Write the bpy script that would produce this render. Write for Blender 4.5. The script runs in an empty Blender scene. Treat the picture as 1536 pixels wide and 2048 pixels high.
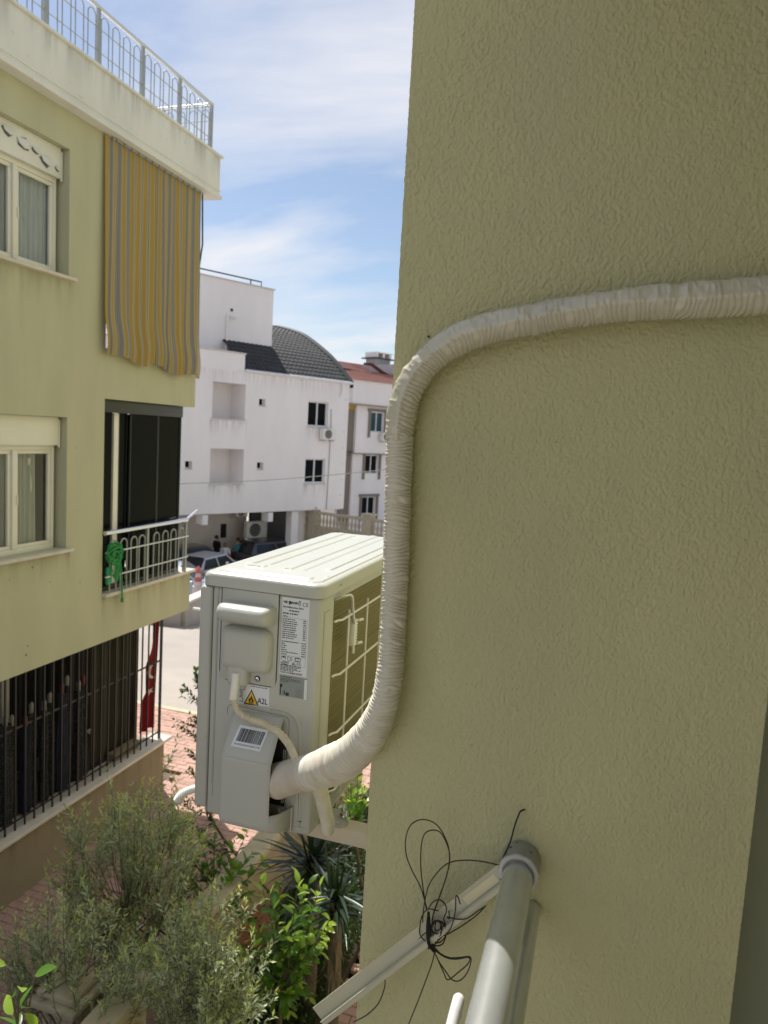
import bpy, bmesh, math, random
import numpy as np
from mathutils import Vector, Matrix, Euler
from math import sin, cos, pi, radians, sqrt, atan2
random.seed(7); rng = np.random.default_rng(11)
S = bpy.context.scene
COL = S.collection

# ------------------------------------------------------------------ camera
YAW, PITCH, ROLL, FPX = radians(-17.036), radians(-6.113), radians(3.28), 1443.0
_f = Vector((sin(YAW)*cos(PITCH), cos(YAW)*cos(PITCH), sin(PITCH)))
_r0 = Vector((cos(YAW), -sin(YAW), 0)); _u0 = _r0.cross(_f)
CR = _r0*cos(ROLL) + _u0*sin(ROLL); CU = -_r0*sin(ROLL) + _u0*cos(ROLL)
cam = bpy.data.cameras.new('camera'); camo = bpy.data.objects.new('camera', cam); COL.objects.link(camo)
mw = Matrix((CR, CU, -_f)).transposed().to_4x4(); camo.matrix_world = mw
cam.sensor_fit = 'VERTICAL'; cam.sensor_height = 36; cam.sensor_width = 27
cam.lens = FPX/2048*36; cam.clip_start = .02; cam.clip_end = 2000
cam.dof.use_dof = True; cam.dof.focus_distance = 1.62; cam.dof.aperture_fstop = 6.6
S.camera = camo

def ray(u, v):
    return CR*((u-768)/FPX) - CU*((v-1024)/FPX) + _f
def PX(u, v, x): d = ray(u, v); return d*(x/d.x)
def PY(u, v, y): d = ray(u, v); return d*(y/d.y)
def PZ(u, v, z): d = ray(u, v); return d*(z/d.z)

# ------------------------------------------------------------------ sky, sun, exposure
SUN_EL, SUN_AZ = radians(58), radians(-51)          # azimuth from +Y towards +X
W = bpy.data.worlds.new('World'); S.world = W; W.use_nodes = True
nt = W.node_tree; N = nt.nodes; Lk = nt.links
for n in list(N): N.remove(n)
out = N.new('ShaderNodeOutputWorld'); bg = N.new('ShaderNodeBackground'); bg.inputs[1].default_value = .097
sky = N.new('ShaderNodeTexSky'); sky.sky_type = 'NISHITA'; sky.sun_disc = False
sky.sun_elevation = SUN_EL; sky.sun_rotation = SUN_AZ; sky.air_density = 1.0; sky.dust_density = .8; sky.ozone_density = 1.5
tc = N.new('ShaderNodeTexCoord'); sep = N.new('ShaderNodeSeparateXYZ'); Lk.new(tc.outputs['Generated'], sep.inputs[0])
def mth(op, a, b=None):
    m = N.new('ShaderNodeMath'); m.operation = op
    for i, x in enumerate((a, b)):
        if x is None: continue
        if isinstance(x, (int, float)): m.inputs[i].default_value = x
        else: Lk.new(x, m.inputs[i])
    return m.outputs[0]
zz = mth('ADD', mth('MAXIMUM', sep.outputs[2], 0.0), .16)
cx = mth('DIVIDE', sep.outputs[0], zz); cy = mth('DIVIDE', sep.outputs[1], zz)
cmb = N.new('ShaderNodeCombineXYZ'); Lk.new(cx, cmb.inputs[0]); Lk.new(cy, cmb.inputs[1])
mp = N.new('ShaderNodeMapping'); Lk.new(cmb.outputs[0], mp.inputs[0]); mp.inputs['Rotation'].default_value = (0, 0, .5)
mp.inputs['Scale'].default_value = (.75, 1.5, 1); mp.inputs['Location'].default_value = (3.1, 1.2, 0)
n1 = N.new('ShaderNodeTexNoise'); n1.inputs['Scale'].default_value = .75; n1.inputs['Detail'].default_value = 9
n1.inputs['Roughness'].default_value = .55; n1.inputs['Distortion'].default_value = .5; Lk.new(mp.outputs[0], n1.inputs[0])
rp = N.new('ShaderNodeValToRGB'); rp.color_ramp.elements[0].position = .43; rp.color_ramp.elements[1].position = .64
rp.color_ramp.elements[0].color = (.05, .05, .05, 1); rp.color_ramp.elements[1].color = (.95, .95, .95, 1)
Lk.new(n1.outputs[0], rp.inputs[0])
mx = N.new('ShaderNodeMix'); mx.data_type = 'RGBA'; Lk.new(rp.outputs[0], mx.inputs[0])
Lk.new(sky.outputs[0], mx.inputs[6]); mx.inputs[7].default_value = (7.4, 7.4, 7.7, 1)
Lk.new(mx.outputs[2], bg.inputs[0]); Lk.new(bg.outputs[0], out.inputs[0])
sun = bpy.data.lights.new('sun', 'SUN'); sun.energy = 5.0; sun.angle = radians(.53); sun.color = (1, .955, .88)
suno = bpy.data.objects.new('sun', sun); COL.objects.link(suno)
sdir = Vector((sin(SUN_AZ)*cos(SUN_EL), cos(SUN_AZ)*cos(SUN_EL), sin(SUN_EL)))
suno.rotation_euler = sdir.to_track_quat('Z', 'Y').to_euler(); suno.location = (0, 0, 30)
vs = S.view_settings; vs.view_transform = 'Standard'; vs.look = 'None'; vs.exposure = 0.34; vs.gamma = 1; vs.use_curve_mapping = False
S.cycles.max_bounces = 8; S.cycles.transparent_max_bounces = 12

# ------------------------------------------------------------------ materials
def srgb(r, g, b):
    f = lambda c: (c/255/12.92) if c/255 <= .04045 else ((c/255+.055)/1.055)**2.4
    return (f(r), f(g), f(b))
def M(name, col, rough=.6, var=.1, vs=3, bump=0, bs=60, metal=0, coat=0, col2=None, spots=0, island=0, stretch=(1, 1, 1),
      trans=0, spec=.5, bdist=.002, rpos=(.3, .7), sss=0):
    m = bpy.data.materials.new(name); m.use_nodes = True; t = m.node_tree; n = t.nodes; l = t.links
    b = n['Principled BSDF']; b.inputs['Roughness'].default_value = rough; b.inputs['Metallic'].default_value = metal
    b.inputs['Specular IOR Level'].default_value = spec
    if coat: b.inputs['Coat Weight'].default_value = coat; b.inputs['Coat Roughness'].default_value = .12
    if trans: b.inputs['Transmission Weight'].default_value = trans
    tcn = n.new('ShaderNodeTexCoord'); mpn = n.new('ShaderNodeMapping'); mpn.inputs['Scale'].default_value = stretch
    l.new(tcn.outputs['Object'], mpn.inputs[0])
    nz = n.new('ShaderNodeTexNoise'); nz.inputs['Scale'].default_value = vs; nz.inputs['Detail'].default_value = 6; nz.inputs['Roughness'].default_value = .6
    l.new(mpn.outputs[0], nz.inputs[0])
    cr = n.new('ShaderNodeValToRGB'); cr.color_ramp.elements[0].position, cr.color_ramp.elements[1].position = rpos
    c2 = col2 or tuple(min(1, c*(1+var)) for c in col); c1 = col if col2 else tuple(c*(1-var) for c in col)
    cr.color_ramp.elements[0].color = (*c1, 1); cr.color_ramp.elements[1].color = (*c2, 1)
    l.new(nz.outputs[0], cr.inputs[0]); cc = cr.outputs[0]
    if spots:
        v = n.new('ShaderNodeTexNoise'); v.inputs['Scale'].default_value = vs*9; v.inputs['Detail'].default_value = 3; l.new(tcn.outputs['Object'], v.inputs[0])
        r2 = n.new('ShaderNodeValToRGB'); r2.color_ramp.elements[0].position = .62; r2.color_ramp.elements[1].position = .74
        r2.color_ramp.elements[0].color = (1, 1, 1, 1); k = 1-spots; r2.color_ramp.elements[1].color = (k, k, k*.95, 1); l.new(v.outputs[0], r2.inputs[0])
        mm = n.new('ShaderNodeMix'); mm.data_type = 'RGBA'; mm.blend_type = 'MULTIPLY'; mm.inputs[0].default_value = 1
        l.new(cc, mm.inputs[6]); l.new(r2.outputs[0], mm.inputs[7]); cc = mm.outputs[2]
    if island:
        g = n.new('ShaderNodeNewGeometry'); hs = n.new('ShaderNodeHueSaturation')
        a = n.new('ShaderNodeMapRange'); a.inputs[3].default_value = 1-island; a.inputs[4].default_value = 1+island
        l.new(g.outputs['Random Per Island'], a.inputs[0]); l.new(a.outputs[0], hs.inputs['Value']); l.new(cc, hs.inputs['Color'])
        a2 = n.new('ShaderNodeMapRange'); a2.inputs[3].default_value = .5+island*.05; a2.inputs[4].default_value = .5-island*.05
        l.new(g.outputs['Random Per Island'], a2.inputs[0]); l.new(a2.outputs[0], hs.inputs['Hue']); cc = hs.outputs[0]
    l.new(cc, b.inputs['Base Color'])
    if bump:
        bn = n.new('ShaderNodeTexNoise'); bn.inputs['Scale'].default_value = bs; bn.inputs['Detail'].default_value = 4; l.new(mpn.outputs[0], bn.inputs[0])
        bp = n.new('ShaderNodeBump'); bp.inputs['Strength'].default_value = bump; bp.inputs['Distance'].default_value = bdist
        l.new(bn.outputs[0], bp.inputs['Height']); l.new(bp.outputs[0], b.inputs['Normal'])
    m['bsdf'] = 1
    return m
def leafmat(name, col, island=.35, rough=.4, tl=.35, back=None):
    m = M(name, col, rough, .15, 6, island=island); t = m.node_tree; n = t.nodes; l = t.links
    b = n['Principled BSDF']; o = n['Material Output']
    tr = n.new('ShaderNodeBsdfTranslucent'); tr.inputs[0].default_value = (min(1, col[0]*2.6+.02), min(1, col[1]*2.6+.02), col[2]*1.2, 1)
    ms = n.new('ShaderNodeMixShader'); ms.inputs[0].default_value = tl
    if back:
        g = n.new('ShaderNodeNewGeometry'); mm = n.new('ShaderNodeMix'); mm.data_type = 'RGBA'
        src = b.inputs['Base Color'].links[0].from_socket; l.new(g.outputs['Backfacing'], mm.inputs[0]); l.new(src, mm.inputs[6]); mm.inputs[7].default_value = (*back, 1)
        l.new(mm.outputs[2], b.inputs['Base Color'])
    l.new(b.outputs[0], ms.inputs[1]); l.new(tr.outputs[0], ms.inputs[2]); l.new(ms.outputs[0], o.inputs[0]); return m
def glassmat(name, tint=(.6, .65, .68), opac=.35, rough=.02):
    m = bpy.data.materials.new(name); m.use_nodes = True; t = m.node_tree; n = t.nodes; l = t.links
    n.remove(n['Principled BSDF']); o = n['Material Output']
    tr = n.new('ShaderNodeBsdfTransparent'); tr.inputs[0].default_value = (*tint, 1)
    gl = n.new('ShaderNodeBsdfGlossy'); gl.inputs['Roughness'].default_value = rough
    lw0 = n.new('ShaderNodeLayerWeight'); lw = n.new('ShaderNodeMath'); lw.operation = 'POWER'; lw.inputs[1].default_value = 3.0; l.new(lw0.outputs['Facing'], lw.inputs[0])
    tcn = n.new('ShaderNodeTexCoord'); nz = n.new('ShaderNodeTexNoise'); nz.inputs['Scale'].default_value = 1.3; l.new(tcn.outputs['Object'], nz.inputs[0])
    bp = n.new('ShaderNodeBump'); bp.inputs['Strength'].default_value = .25; bp.inputs['Distance'].default_value = .02; l.new(nz.outputs[0], bp.inputs['Height']); l.new(bp.outputs[0], gl.inputs['Normal'])
    ad = n.new('ShaderNodeMath'); ad.operation = 'ADD'; ad.inputs[1].default_value = opac; ad.use_clamp = True; l.new(lw.outputs[0], ad.inputs[0])
    ms = n.new('ShaderNodeMixShader'); l.new(ad.outputs[0], ms.inputs[0]); l.new(tr.outputs[0], ms.inputs[1]); l.new(gl.outputs[0], ms.inputs[2]); l.new(ms.outputs[0], o.inputs[0]); return m

# ------------------------------------------------------------------ mesh helpers
class MB:
    def __init__(s): s.v = []; s.f = []; s.uv = None
    def add(s, vs, fs):
        o = len(s.v); s.v += [tuple(v) for v in vs]; s.f += [tuple(i+o for i in f) for f in fs]; return s
    def box(s, a, b):
        x0, y0, z0 = a; x1, y1, z1 = b
        return s.add([(x0,y0,z0),(x1,y0,z0),(x1,y1,z0),(x0,y1,z0),(x0,y0,z1),(x1,y0,z1),(x1,y1,z1),(x0,y1,z1)],
                     [(0,3,2,1),(4,5,6,7),(0,1,5,4),(1,2,6,5),(2,3,7,6),(3,0,4,7)])
    def obox(s, o, ax, ay, az, a, b):          # box in an oriented frame
        o = Vector(o); ax = Vector(ax); ay = Vector(ay); az = Vector(az); P = []
        for z in (a[2], b[2]):
            for x, y in ((a[0], a[1]), (b[0], a[1]), (b[0], b[1]), (a[0], b[1])): P.append(o+ax*x+ay*y+az*z)
        return s.add(P, [(0,3,2,1),(4,5,6,7),(0,1,5,4),(1,2,6,5),(2,3,7,6),(3,0,4,7)])
    def tube(s, pts, r, n=10, cap=True, sq=1.0):
        pts = [Vector(p) for p in pts]; m = len(pts); R = r if hasattr(r, '__len__') else [r]*m
        t0 = (pts[1]-pts[0]).normalized(); up = Vector((0, 0, 1)) if abs(t0.z) < .9 else Vector((1, 0, 0))
        nx = t0.cross(up).normalized(); V = []
        for i, p in enumerate(pts):
            t = (pts[min(i+1, m-1)]-pts[max(i-1, 0)]).normalized()
            nx = (nx - t*nx.dot(t)).normalized(); ny = t.cross(nx)
            for k in range(n):
                a = 2*pi*k/n; V.append(p + nx*cos(a)*R[i] + ny*sin(a)*R[i]*sq)
        F = [(i*n+k, i*n+(k+1) % n, (i+1)*n+(k+1) % n, (i+1)*n+k) for i in range(m-1) for k in range(n)]
        if cap: F += [tuple(range(n-1, -1, -1)), tuple(range((m-1)*n, m*n))]
        return s.add(V, F)
    def prism(s, poly, axis, a, b):            # poly 2D list, extruded along axis from a to b
        def mk(p, t): return {'x': (t, p[0], p[1]), 'y': (p[0], t, p[1]), 'z': (p[0], p[1], t)}[axis]
        n = len(poly); V = [mk(p, a) for p in poly] + [mk(p, b) for p in poly]
        return s.add(V, [tuple(range(n)), tuple(range(2*n-1, n-1, -1))] + [(i, i+n, (i+1) % n+n, (i+1) % n) for i in range(n)])
    def disc(s, c, r, n=16, nrm=(0, 0, 1), h=0):
        c = Vector(c); q = Vector(nrm).normalized(); a = q.orthogonal().normalized(); b = q.cross(a)
        return s.tube([c, c+q*(h or .0005)], r, n)
    def grid(s, P, close=False):               # P array [m][n] of points
        m, n = len(P), len(P[0]); V = [p for row in P for p in row]
        return s.add(V, [(i*n+j, i*n+j+1, (i+1)*n+j+1, (i+1)*n+j) for i in range(m-1) for j in range(n-1)])
    def build(s, name, mat, parent=None, smooth=False, bevel=0, seg=2, recalc=True):
        me = bpy.data.meshes.new(name); me.from_pydata(s.v, [], s.f); me.update()
        if bevel or recalc:
            bm = bmesh.new(); bm.from_mesh(me)
            if recalc: bmesh.ops.recalc_face_normals(bm, faces=bm.faces)
            if bevel:
                bmesh.ops.bevel(bm, geom=[e for e in bm.edges if e.is_manifold and e.calc_face_angle(0) > .5], offset=bevel, segments=seg, profile=.5, affect='EDGES', clamp_overlap=True)
            bm.to_mesh(me); bm.free()
        if smooth:
            me.polygons.foreach_set('use_smooth', [True]*len(me.polygons))
            if smooth != 'all': me.set_sharp_from_angle(angle=radians(smooth if smooth is not True else 40))
        me.materials.append(mat)
        return put(name, me, parent)
def put(name, me, parent=None, loc=None, rot=None, scale=None):
    o = bpy.data.objects.new(name, me); COL.objects.link(o)
    if parent is not None:
        o.parent = parent; T = Matrix.Translation(parent_origin(parent)).inverted(); o.matrix_parent_inverse = T
    if loc is not None: o.location = loc
    if rot is not None: o.rotation_euler = rot
    if scale is not None: o.scale = (scale,)*3 if isinstance(scale, (int, float)) else scale
    return o
ORI = {}
def parent_origin(p): return ORI.get(p.name, Vector((0, 0, 0)))
def thing(name, label, cat, loc=(0, 0, 0), group=None):
    o = bpy.data.objects.new(name, None); COL.objects.link(o); o.location = loc; o.empty_display_size = .1; ORI[o.name] = Vector(loc)
    return tag(o, label, cat, group)
def tag(o, label, cat=None, group=None, kind=None):
    if label: o['label'] = label
    if cat: o['category'] = cat
    if group: o['group'] = group
    if kind: o['kind'] = kind
    return o
def struct(o): o['kind'] = 'structure'; return o
def stuff(o): o['kind'] = 'stuff'; return o
def rbox(name, a, b, mat, parent=None, r=.01, seg=3, smooth=True):
    return MB().box(a, b).build(name, mat, parent, smooth=smooth, bevel=r, seg=seg)
def catmull(P, n=8):
    P = [Vector(p) for p in P]; Q = [P[0]*2-P[1]] + P + [P[-1]*2-P[-2]]; o = []
    for i in range(1, len(Q)-2):
        a, b, c, d = Q[i-1:i+3]
        for k in range(n):
            t = k/n; o.append(.5*((2*b)+(c-a)*t+(2*a-5*b+4*c-d)*t*t+(3*b-a-3*c+d)*t**3))
    o.append(P[-1]); return o
def text(name, s, loc, size, mat, parent=None, rot=(pi/2, 0, 0), sx=1, bold=0):
    c = bpy.data.curves.new('t', 'FONT'); c.body = s; c.size = size; c.offset = bold; c.resolution_u = 3
    t = bpy.data.objects.new('t', c); COL.objects.link(t); bpy.context.view_layer.update()
    me = bpy.data.meshes.new_from_object(t.evaluated_get(bpy.context.evaluated_depsgraph_get()))
    bpy.data.objects.remove(t); me.materials.clear(); me.materials.append(mat)
    me.transform(Matrix.Translation(loc) @ Euler(rot).to_matrix().to_4x4() @ Matrix.Diagonal((sx, 1, 1, 1)))
    return put(name, me, parent)
def vnoise(shape, cells, seed):                # smooth value noise on a grid (numpy)
    r = np.random.default_rng(seed); cy_, cx_ = cells; g = r.random((cy_+3, cx_+3))
    y = np.linspace(0, cy_, shape[0]); x = np.linspace(0, cx_, shape[1]); yi = y.astype(int); xi = x.astype(int)
    fy = y-yi; fx = x-xi; fy = (fy*fy*(3-2*fy))[:, None]; fx = (fx*fx*(3-2*fx))[None]
    a = g[yi][:, xi]; b = g[yi][:, xi+1]; c = g[yi+1][:, xi]; d = g[yi+1][:, xi+1]
    return (a*(1-fx)+b*fx)*(1-fy)+(c*(1-fx)+d*fx)*fy

# palette
OLIVE_WALL = (.555, .54, .325)
m_wall = M('olive_stucco', OLIVE_WALL, .9, .05, 2.5, bump=1.0, bs=300, stretch=(1, 1, .5), spec=.2, bdist=.0022)
def wall_stains(m):      # broad faint weathering with its own shape, plus tiny pits
    n = m.node_tree.nodes; l = m.node_tree.links; b = n['Principled BSDF']; src = b.inputs['Base Color'].links[0].from_socket
    tcn = n.new('ShaderNodeTexCoord'); z = n.new('ShaderNodeTexNoise'); z.inputs['Scale'].default_value = 5; z.inputs['Detail'].default_value = 7; l.new(tcn.outputs['Object'], z.inputs[0])
    r = n.new('ShaderNodeValToRGB'); r.color_ramp.elements[0].position = .35; r.color_ramp.elements[1].position = .7
    r.color_ramp.elements[0].color = (.96, .97, .98, 1); r.color_ramp.elements[1].color = (1.02, 1.0, .98, 1); l.new(z.outputs[0], r.inputs[0])
    mm = n.new('ShaderNodeMix'); mm.data_type = 'RGBA'; mm.blend_type = 'MULTIPLY'; mm.inputs[0].default_value = 1; l.new(src, mm.inputs[6]); l.new(r.outputs[0], mm.inputs[7]); l.new(mm.outputs[2], b.inputs['Base Color'])
wall_stains(m_wall)
m_lwall = M('pale_olive_render', (.50, .495, .37), .9, .07, 2.6, stretch=(1, 1, .22), bump=.3, bs=60, spec=.2, bdist=.003, spots=.04)
m_lwall_low = M('brown_beige_render', (.30, .255, .19), .9, .1, 2, bump=.3, bs=60, spec=.2, spots=.06)
m_white = M('white_render', (.87, .83, .82), .85, .05, .9, stretch=(1, 1, .3), spots=.03, bump=.2, bs=30, spec=.2)
m_cornice = M('weathered_white_render', (.72, .72, .73), .85, .08, 2, bump=.35, bs=25, spec=.2, spots=.12, col2=(.78, .78, .79), rpos=(.35, .55), stretch=(1, 1, .25))
m_marble = M('marble_sill', (.62, .57, .52), .45, .1, 6, bump=.1)
m_alu = M('brushed_aluminium', (.62, .64, .66), .32, .05, 30, metal=.85, stretch=(1, .1, 1))
m_chrome = M('polished_steel', (.72, .75, .8), .14, .03, 9, metal=1)
m_railgrey = M('grey_painted_steel', (.36, .38, .38), .4, .08, 8, metal=.3)
m_pvc = M('cream_pvc', (.76, .745, .70), .35, .03, 3)
m_gasket = M('dark_gasket', (.03, .03, .03), .7)
m_dark = M('dark_interior', (.018, .018, .02), .9)
m_beige_in = M('beige_interior_wall', (.34, .29, .22), .9)
m_black = M('black_painted_iron', (.012, .012, .014), .45, .2, 10)
m_anth = M('anthracite_frame', (.03, .034, .038), .35)
m_darkglass = M('dark_tinted_glass', (.006, .008, .010), .03, .05, 1, spec=.05)
m_glass = glassmat('window_glass', (.96, .98, 1.0), .05)
m_lace = M('grey_curtain_cloth', (.78, .79, .78), .9, .12, 60, stretch=(1, 1, .1))
m_ac = M('ivory_powder_coat', (.465, .47, .435), .32, .03, 3.5, spots=.04, bump=.05, bs=900, spec=.5)
m_acp = M('ivory_plastic', (.475, .48, .445), .36, .02, 2.5, bump=.04, bs=600)
m_coil = M('condenser_fins', (.17, .145, .035), .5, .25, 5, metal=.3, col2=(.19, .16, .06))
m_tape = M('cream_wrapping_tape', (.66, .625, .52), .48, .07, 25, bump=.12, bs=160, spec=.4)
m_film = M('clear_film_over_tape', (.60, .57, .455), .18, .08, 14, bump=.5, bs=70, coat=.5, bdist=.002)
m_whitep = M('white_plastic', (.8, .79, .75), .4, .04, 10)
m_label = M('white_label_paper', (.70, .73, .78), .35, .02, 4)
m_ink = M('black_print', (.02, .02, .025), .5, .1)
m_grey_label = M('grey_green_label', (.25, .28, .27), .4, .04)
m_yellow = M('yellow_print', (.80, .48, .02), .4, .03)
m_bracket = M('cream_painted_bracket', (.64, .57, .44), .5, .05, 6, spots=.05)
m_rail = M('satin_pale_green_steel', (.64, .67, .67), .25, .08, 14, metal=.7, bump=.03, bs=80, spots=.05)
m_wire = M('black_wire', (.016, .013, .013), .5)
m_strip = M('translucent_pale_strip', (.50, .49, .36), .22, .08, 9, coat=.4)
m_road = M('pale_concrete_road', (.34, .305, .275), .9, .16, .35, bump=.2, bs=20, spots=.06)
m_soil = M('dark_soil', (.035, .027, .018), 1, .4, 9, bump=.8, bs=30, bdist=.02)
m_paver = M('pink_concrete_paver', (.42, .27, .22), .9, .18, 3, bump=.3, bs=70, spots=.1, island=.12)
m_joint = M('sandy_paver_joint', (.15, .115, .095), 1, .2, 12)
m_stone = M('beige_cast_stone', (.48, .42, .31), .85, .12, 5, bump=.5, bs=60, spots=.25, bdist=.004)
m_pinkstone = M('pinkish_planter_stone', (.36, .29, .23), .85, .15, 4, bump=.5, bs=40, spots=.2)
m_rust = M('rust_spotted_white_paint', (.75, .74, .70), .5, .2, 30, col2=(.45, .25, .12), rpos=(.62, .8))

# ================================================================== GROUND
def gz(x, y): return -5.04 - max(0, min(y-12, 16))*.129
def ground_sheet(name, xs, ys, off, mat):
    P = [[(x, y, gz(x, y)+off) for x in xs] for y in ys]
    return struct(MB().grid(P).build(name, mat))
ground_sheet('ground', [-400, -120, -60, -30, -15, 0, 15, 40, 400], [-300, -20, 0, 12, 14, 16, 18, 20, 22, 24, 26, 28, 40, 60, 120, 600], -.04, m_road)
ground_sheet('road', [-60, -30, -12, -6, 0, 6, 30], [10.75, 12, 14, 16, 18, 20, 22, 24, 26, 28, 34], -.02, m_road)
pav = struct(MB().box((-8.2, -3, -5.2), (-.4, 10.72, -5.075)).build('pavement', m_joint))
ORI[pav.name] = Vector((0, 0, 0))
kerb = struct(MB().box((-8.2, 10.66, -5.19), (-.4, 10.78, -5.02)).build('kerb', m_stone, bevel=.01))
# interlocking pavers: nearest ones in sight are objects, the rest one joined piece
pm = MB().box((-.098, -.048, 0), (.098, .048, .05))
pme = [None]*3
for i in range(3):
    q = MB().box((-.0975, -.0475, 0), (.0975, .0475, .05)); o = q.build('paver', m_paver, bevel=.006, seg=1); pme[i] = o.data; bpy.data.objects.remove(o)
cells = []
yy = 3.4; row = 0
while yy < 10.6:
    xx = -8.1 + (row % 2)*.1
    while xx < -1.9:
        if not (xx > -2.98 and yy < 9.2) and not (xx < -5.5 and yy < 8.7): cells.append((xx, yy))
        xx += .2
    yy += .1; row += 1
def paver_seen(c):
    x, y = c; d = (x-(-4.9))**2*.9 + (y-5.3)**2
    return d
cells.sort(key=paver_seen)
for k, (x, y) in enumerate(cells[:300]):
    o = bpy.data.objects.new('paver', pme[k % 3]); COL.objects.link(o); o.parent = pav
    o.location = (x, y, -5.075+random.uniform(-.0025, .003)); o.rotation_euler = (random.uniform(-.012, .012), random.uniform(-.012, .012), random.uniform(-.01, .01))
r_ = MB()
for x, y in cells[300:]:
    dz = random.uniform(-.003, .003); r_.box((x-.0965, y-.0465, -5.07), (x+.0965, y+.0465, -5.026+dz))
stuff(r_.build('paver_field', m_paver, pav, recalc=False))
strip = struct(MB().box((-1.86, -3, -5.2), (-.40, 10.7, -5.02)).build('path', m_joint)); ORI[strip.name] = Vector((0, 0, 0))
r_ = MB(); y = 3.6; k = 0
n_ind = 0
while y < 9:
    x = -1.8 + (k % 2)*.1
    while x < -.55:
        if n_ind < 200 and x < -1.0:
            o = bpy.data.objects.new('paver', pme[n_ind % 3]); COL.objects.link(o); o.parent = strip; o.location = (x, y, -5.02-.008+random.uniform(-.002, .003)); n_ind += 1
        else: r_.box((x-.0965, y-.0465, -5.02), (x+.0965, y+.0465, -4.98))
        x += .2
    y += .1; k += 1
stuff(r_.build('paver_field', m_paver, strip, recalc=False))
struct(MB().box((-2.8, 2.0, -5.2), (-1.9, 9.3, -4.9)).build('garden_soil', m_soil))

# ================================================================== OUR BUILDING
ob = thing('olive_stucco_building', 'olive stucco wall of the near building, filling the right half, carrying the wrapped pipe', 'building', (-.396, 1.3, -5.04))
def stucco_face():
    x0, x1, z0, z1, st = -.396, .284, -1.32, .98, .0017
    nx, nz = int((x1-x0)/st)+1, int((z1-z0)/st)+1
    h = np.zeros((nz, nx))
    for (cz, cxx, a, sd) in ((500, 205, 1.0, 1), (640, 260, .8, 2), (230, 90, .5, 3), (40, 14, .25, 4)):
        q = vnoise((nz, nx), (cz, cxx), sd)
        for r_i in range(0): pass
        h += a*q
    sh = (np.arange(nz)[:, None]*.10 + 12*vnoise((nz, nx), (9, 4), 9)).astype(int) % nx      # rake marks lean a little
    h = (h-h.mean())/h.std()*(.55+.95*vnoise((nz, nx), (14, 5), 31))+.25*(vnoise((nz, nx), (60, 9), 33)-.5); h = np.tanh(h*.9); h = np.where(h > 0, h*.7, h)*(.00095+.0005*np.linspace(0, 1, nz)[:, None])
    X = np.linspace(x0, x1, nx); Z = np.linspace(z0, z1, nz)
    P = np.zeros((nz, nx, 3)); P[:, :, 0] = X[None]; P[:, :, 2] = Z[:, None]; P[:, :, 1] = 1.3 - h
    P[:, 0, 0] += h[:, 0]*1.1; P[:, 0, 1] = 1.304; P[:, 1, 0] += h[:, 1]*.8 - .0012
    V = P.reshape(-1, 3); i = np.arange((nz-1)*nx).reshape(nz-1, nx)[:, :-1].ravel()
    F = np.stack([i, i+1, i+nx+1, i+nx], 1)
    me = bpy.data.meshes.new('stucco_face'); me.from_pydata(V.tolist(), [], F.tolist()); me.polygons.foreach_set('use_smooth', [True]*len(F)); me.materials.append(m_wall); me.update()
    return put('stucco_face', me, ob)
stucco_face()
b = MB()
b.box((-.3955, 1.303, -5.04), (.2835, 1.55, 5.5))
b.box((-.395, 1.55, -5.04), (.28, 17.0, 5.5))
b.box((-.3955, 1.2995, -5.04), (.2835, 1.303, -1.32)); b.box((-.3955, 1.2995, .98), (.2835, 1.303, 5.5))
MB().box((.28, 1.52, -5.04), (2.2, 1.8, 5.5)).build('recess_wall', M('grey_olive_recess_paint', (.30, .32, .26), .9, .06, 3, bump=.6, bs=200, spec=.2), ob)  # recess wall in a darker, greyer olive than the main wall
b.build('wall', m_wall, ob)
MB().box((-.12, -2.2, 1.02), (2.2, 1.2995, 1.17)).build('balcony_ceiling', M('pale_ceiling', (.55, .53, .45), .9), ob)
MB().box((-.12, -2.2, -1.95), (2.2, 1.2995, -1.8)).build('balcony_floor', M('floor_tiles', (.42, .38, .33), .5), ob)
MB().box((1.5, -2.2, -1.8), (1.7, 1.2995, 1.02)).build('back_wall', m_wall, ob)
MB().box((-.12, -2.4, -5.04), (2.2, -2.2, 5.5)).build('side_wall', m_wall, ob)
# small pits and nail holes in the render
hb = MB()
for (u, v, r) in ((892, 722, .0022), (857, 673, .0022), (1021, 709, .001), (1113, 884, .001), (1490, 1080, .0008), (944, 1490, .001), (890, 1370, .0008), (813, 1875, .0012)):
    p = PY(u, v, 1.2985); hb.disc(p, r, 8, (0, -1, 0), .0006)
stuff(hb.build('nail_holes', m_gasket, ob))

# ================================================================== WRAPPED PIPE BUNDLE
pipe = thing('wrapped_pipe', 'cream tape-wrapped pipe bundle bending down the olive wall into the cooling unit', 'pipe', (.2, 1.27, .2))
raw = [(1640, 578, 1.262, 37), (1536, 590, 1.262, 36), (1400, 601, 1.262, 35), (1280, 607, 1.262, 32), (1180, 619, 1.264, 31), (1100, 633, 1.266, 29), (1010, 651, 1.268, 29), (930, 674, 1.270, 29),
       (868, 712, 1.272, 29), (826, 762, 1.272, 28), (806, 820, 1.272, 28), (799, 880, 1.272, 26), (797, 960, 1.272, 25.5), (794, 1050, 1.272, 25.5), (791, 1150, 1.272, 25), (786, 1250, 1.268, 24.5),
       (781, 1330, 1.262, 25), (768, 1405, 1.262, 28), (744, 1462, 1.28, 33), (708, 1503, 1.33, 37), (665, 1530, 1.40, 39), (625, 1543, 1.47, 34), (600, 1549, 1.52, 28), (585, 1552, 1.55, 24)]
cp = [PY(u, v, y) for u, v, y, r in raw]; cr_ = [r*p.dot(_f)/FPX for p, (u, v, y, r) in zip(cp, raw)]
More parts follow.
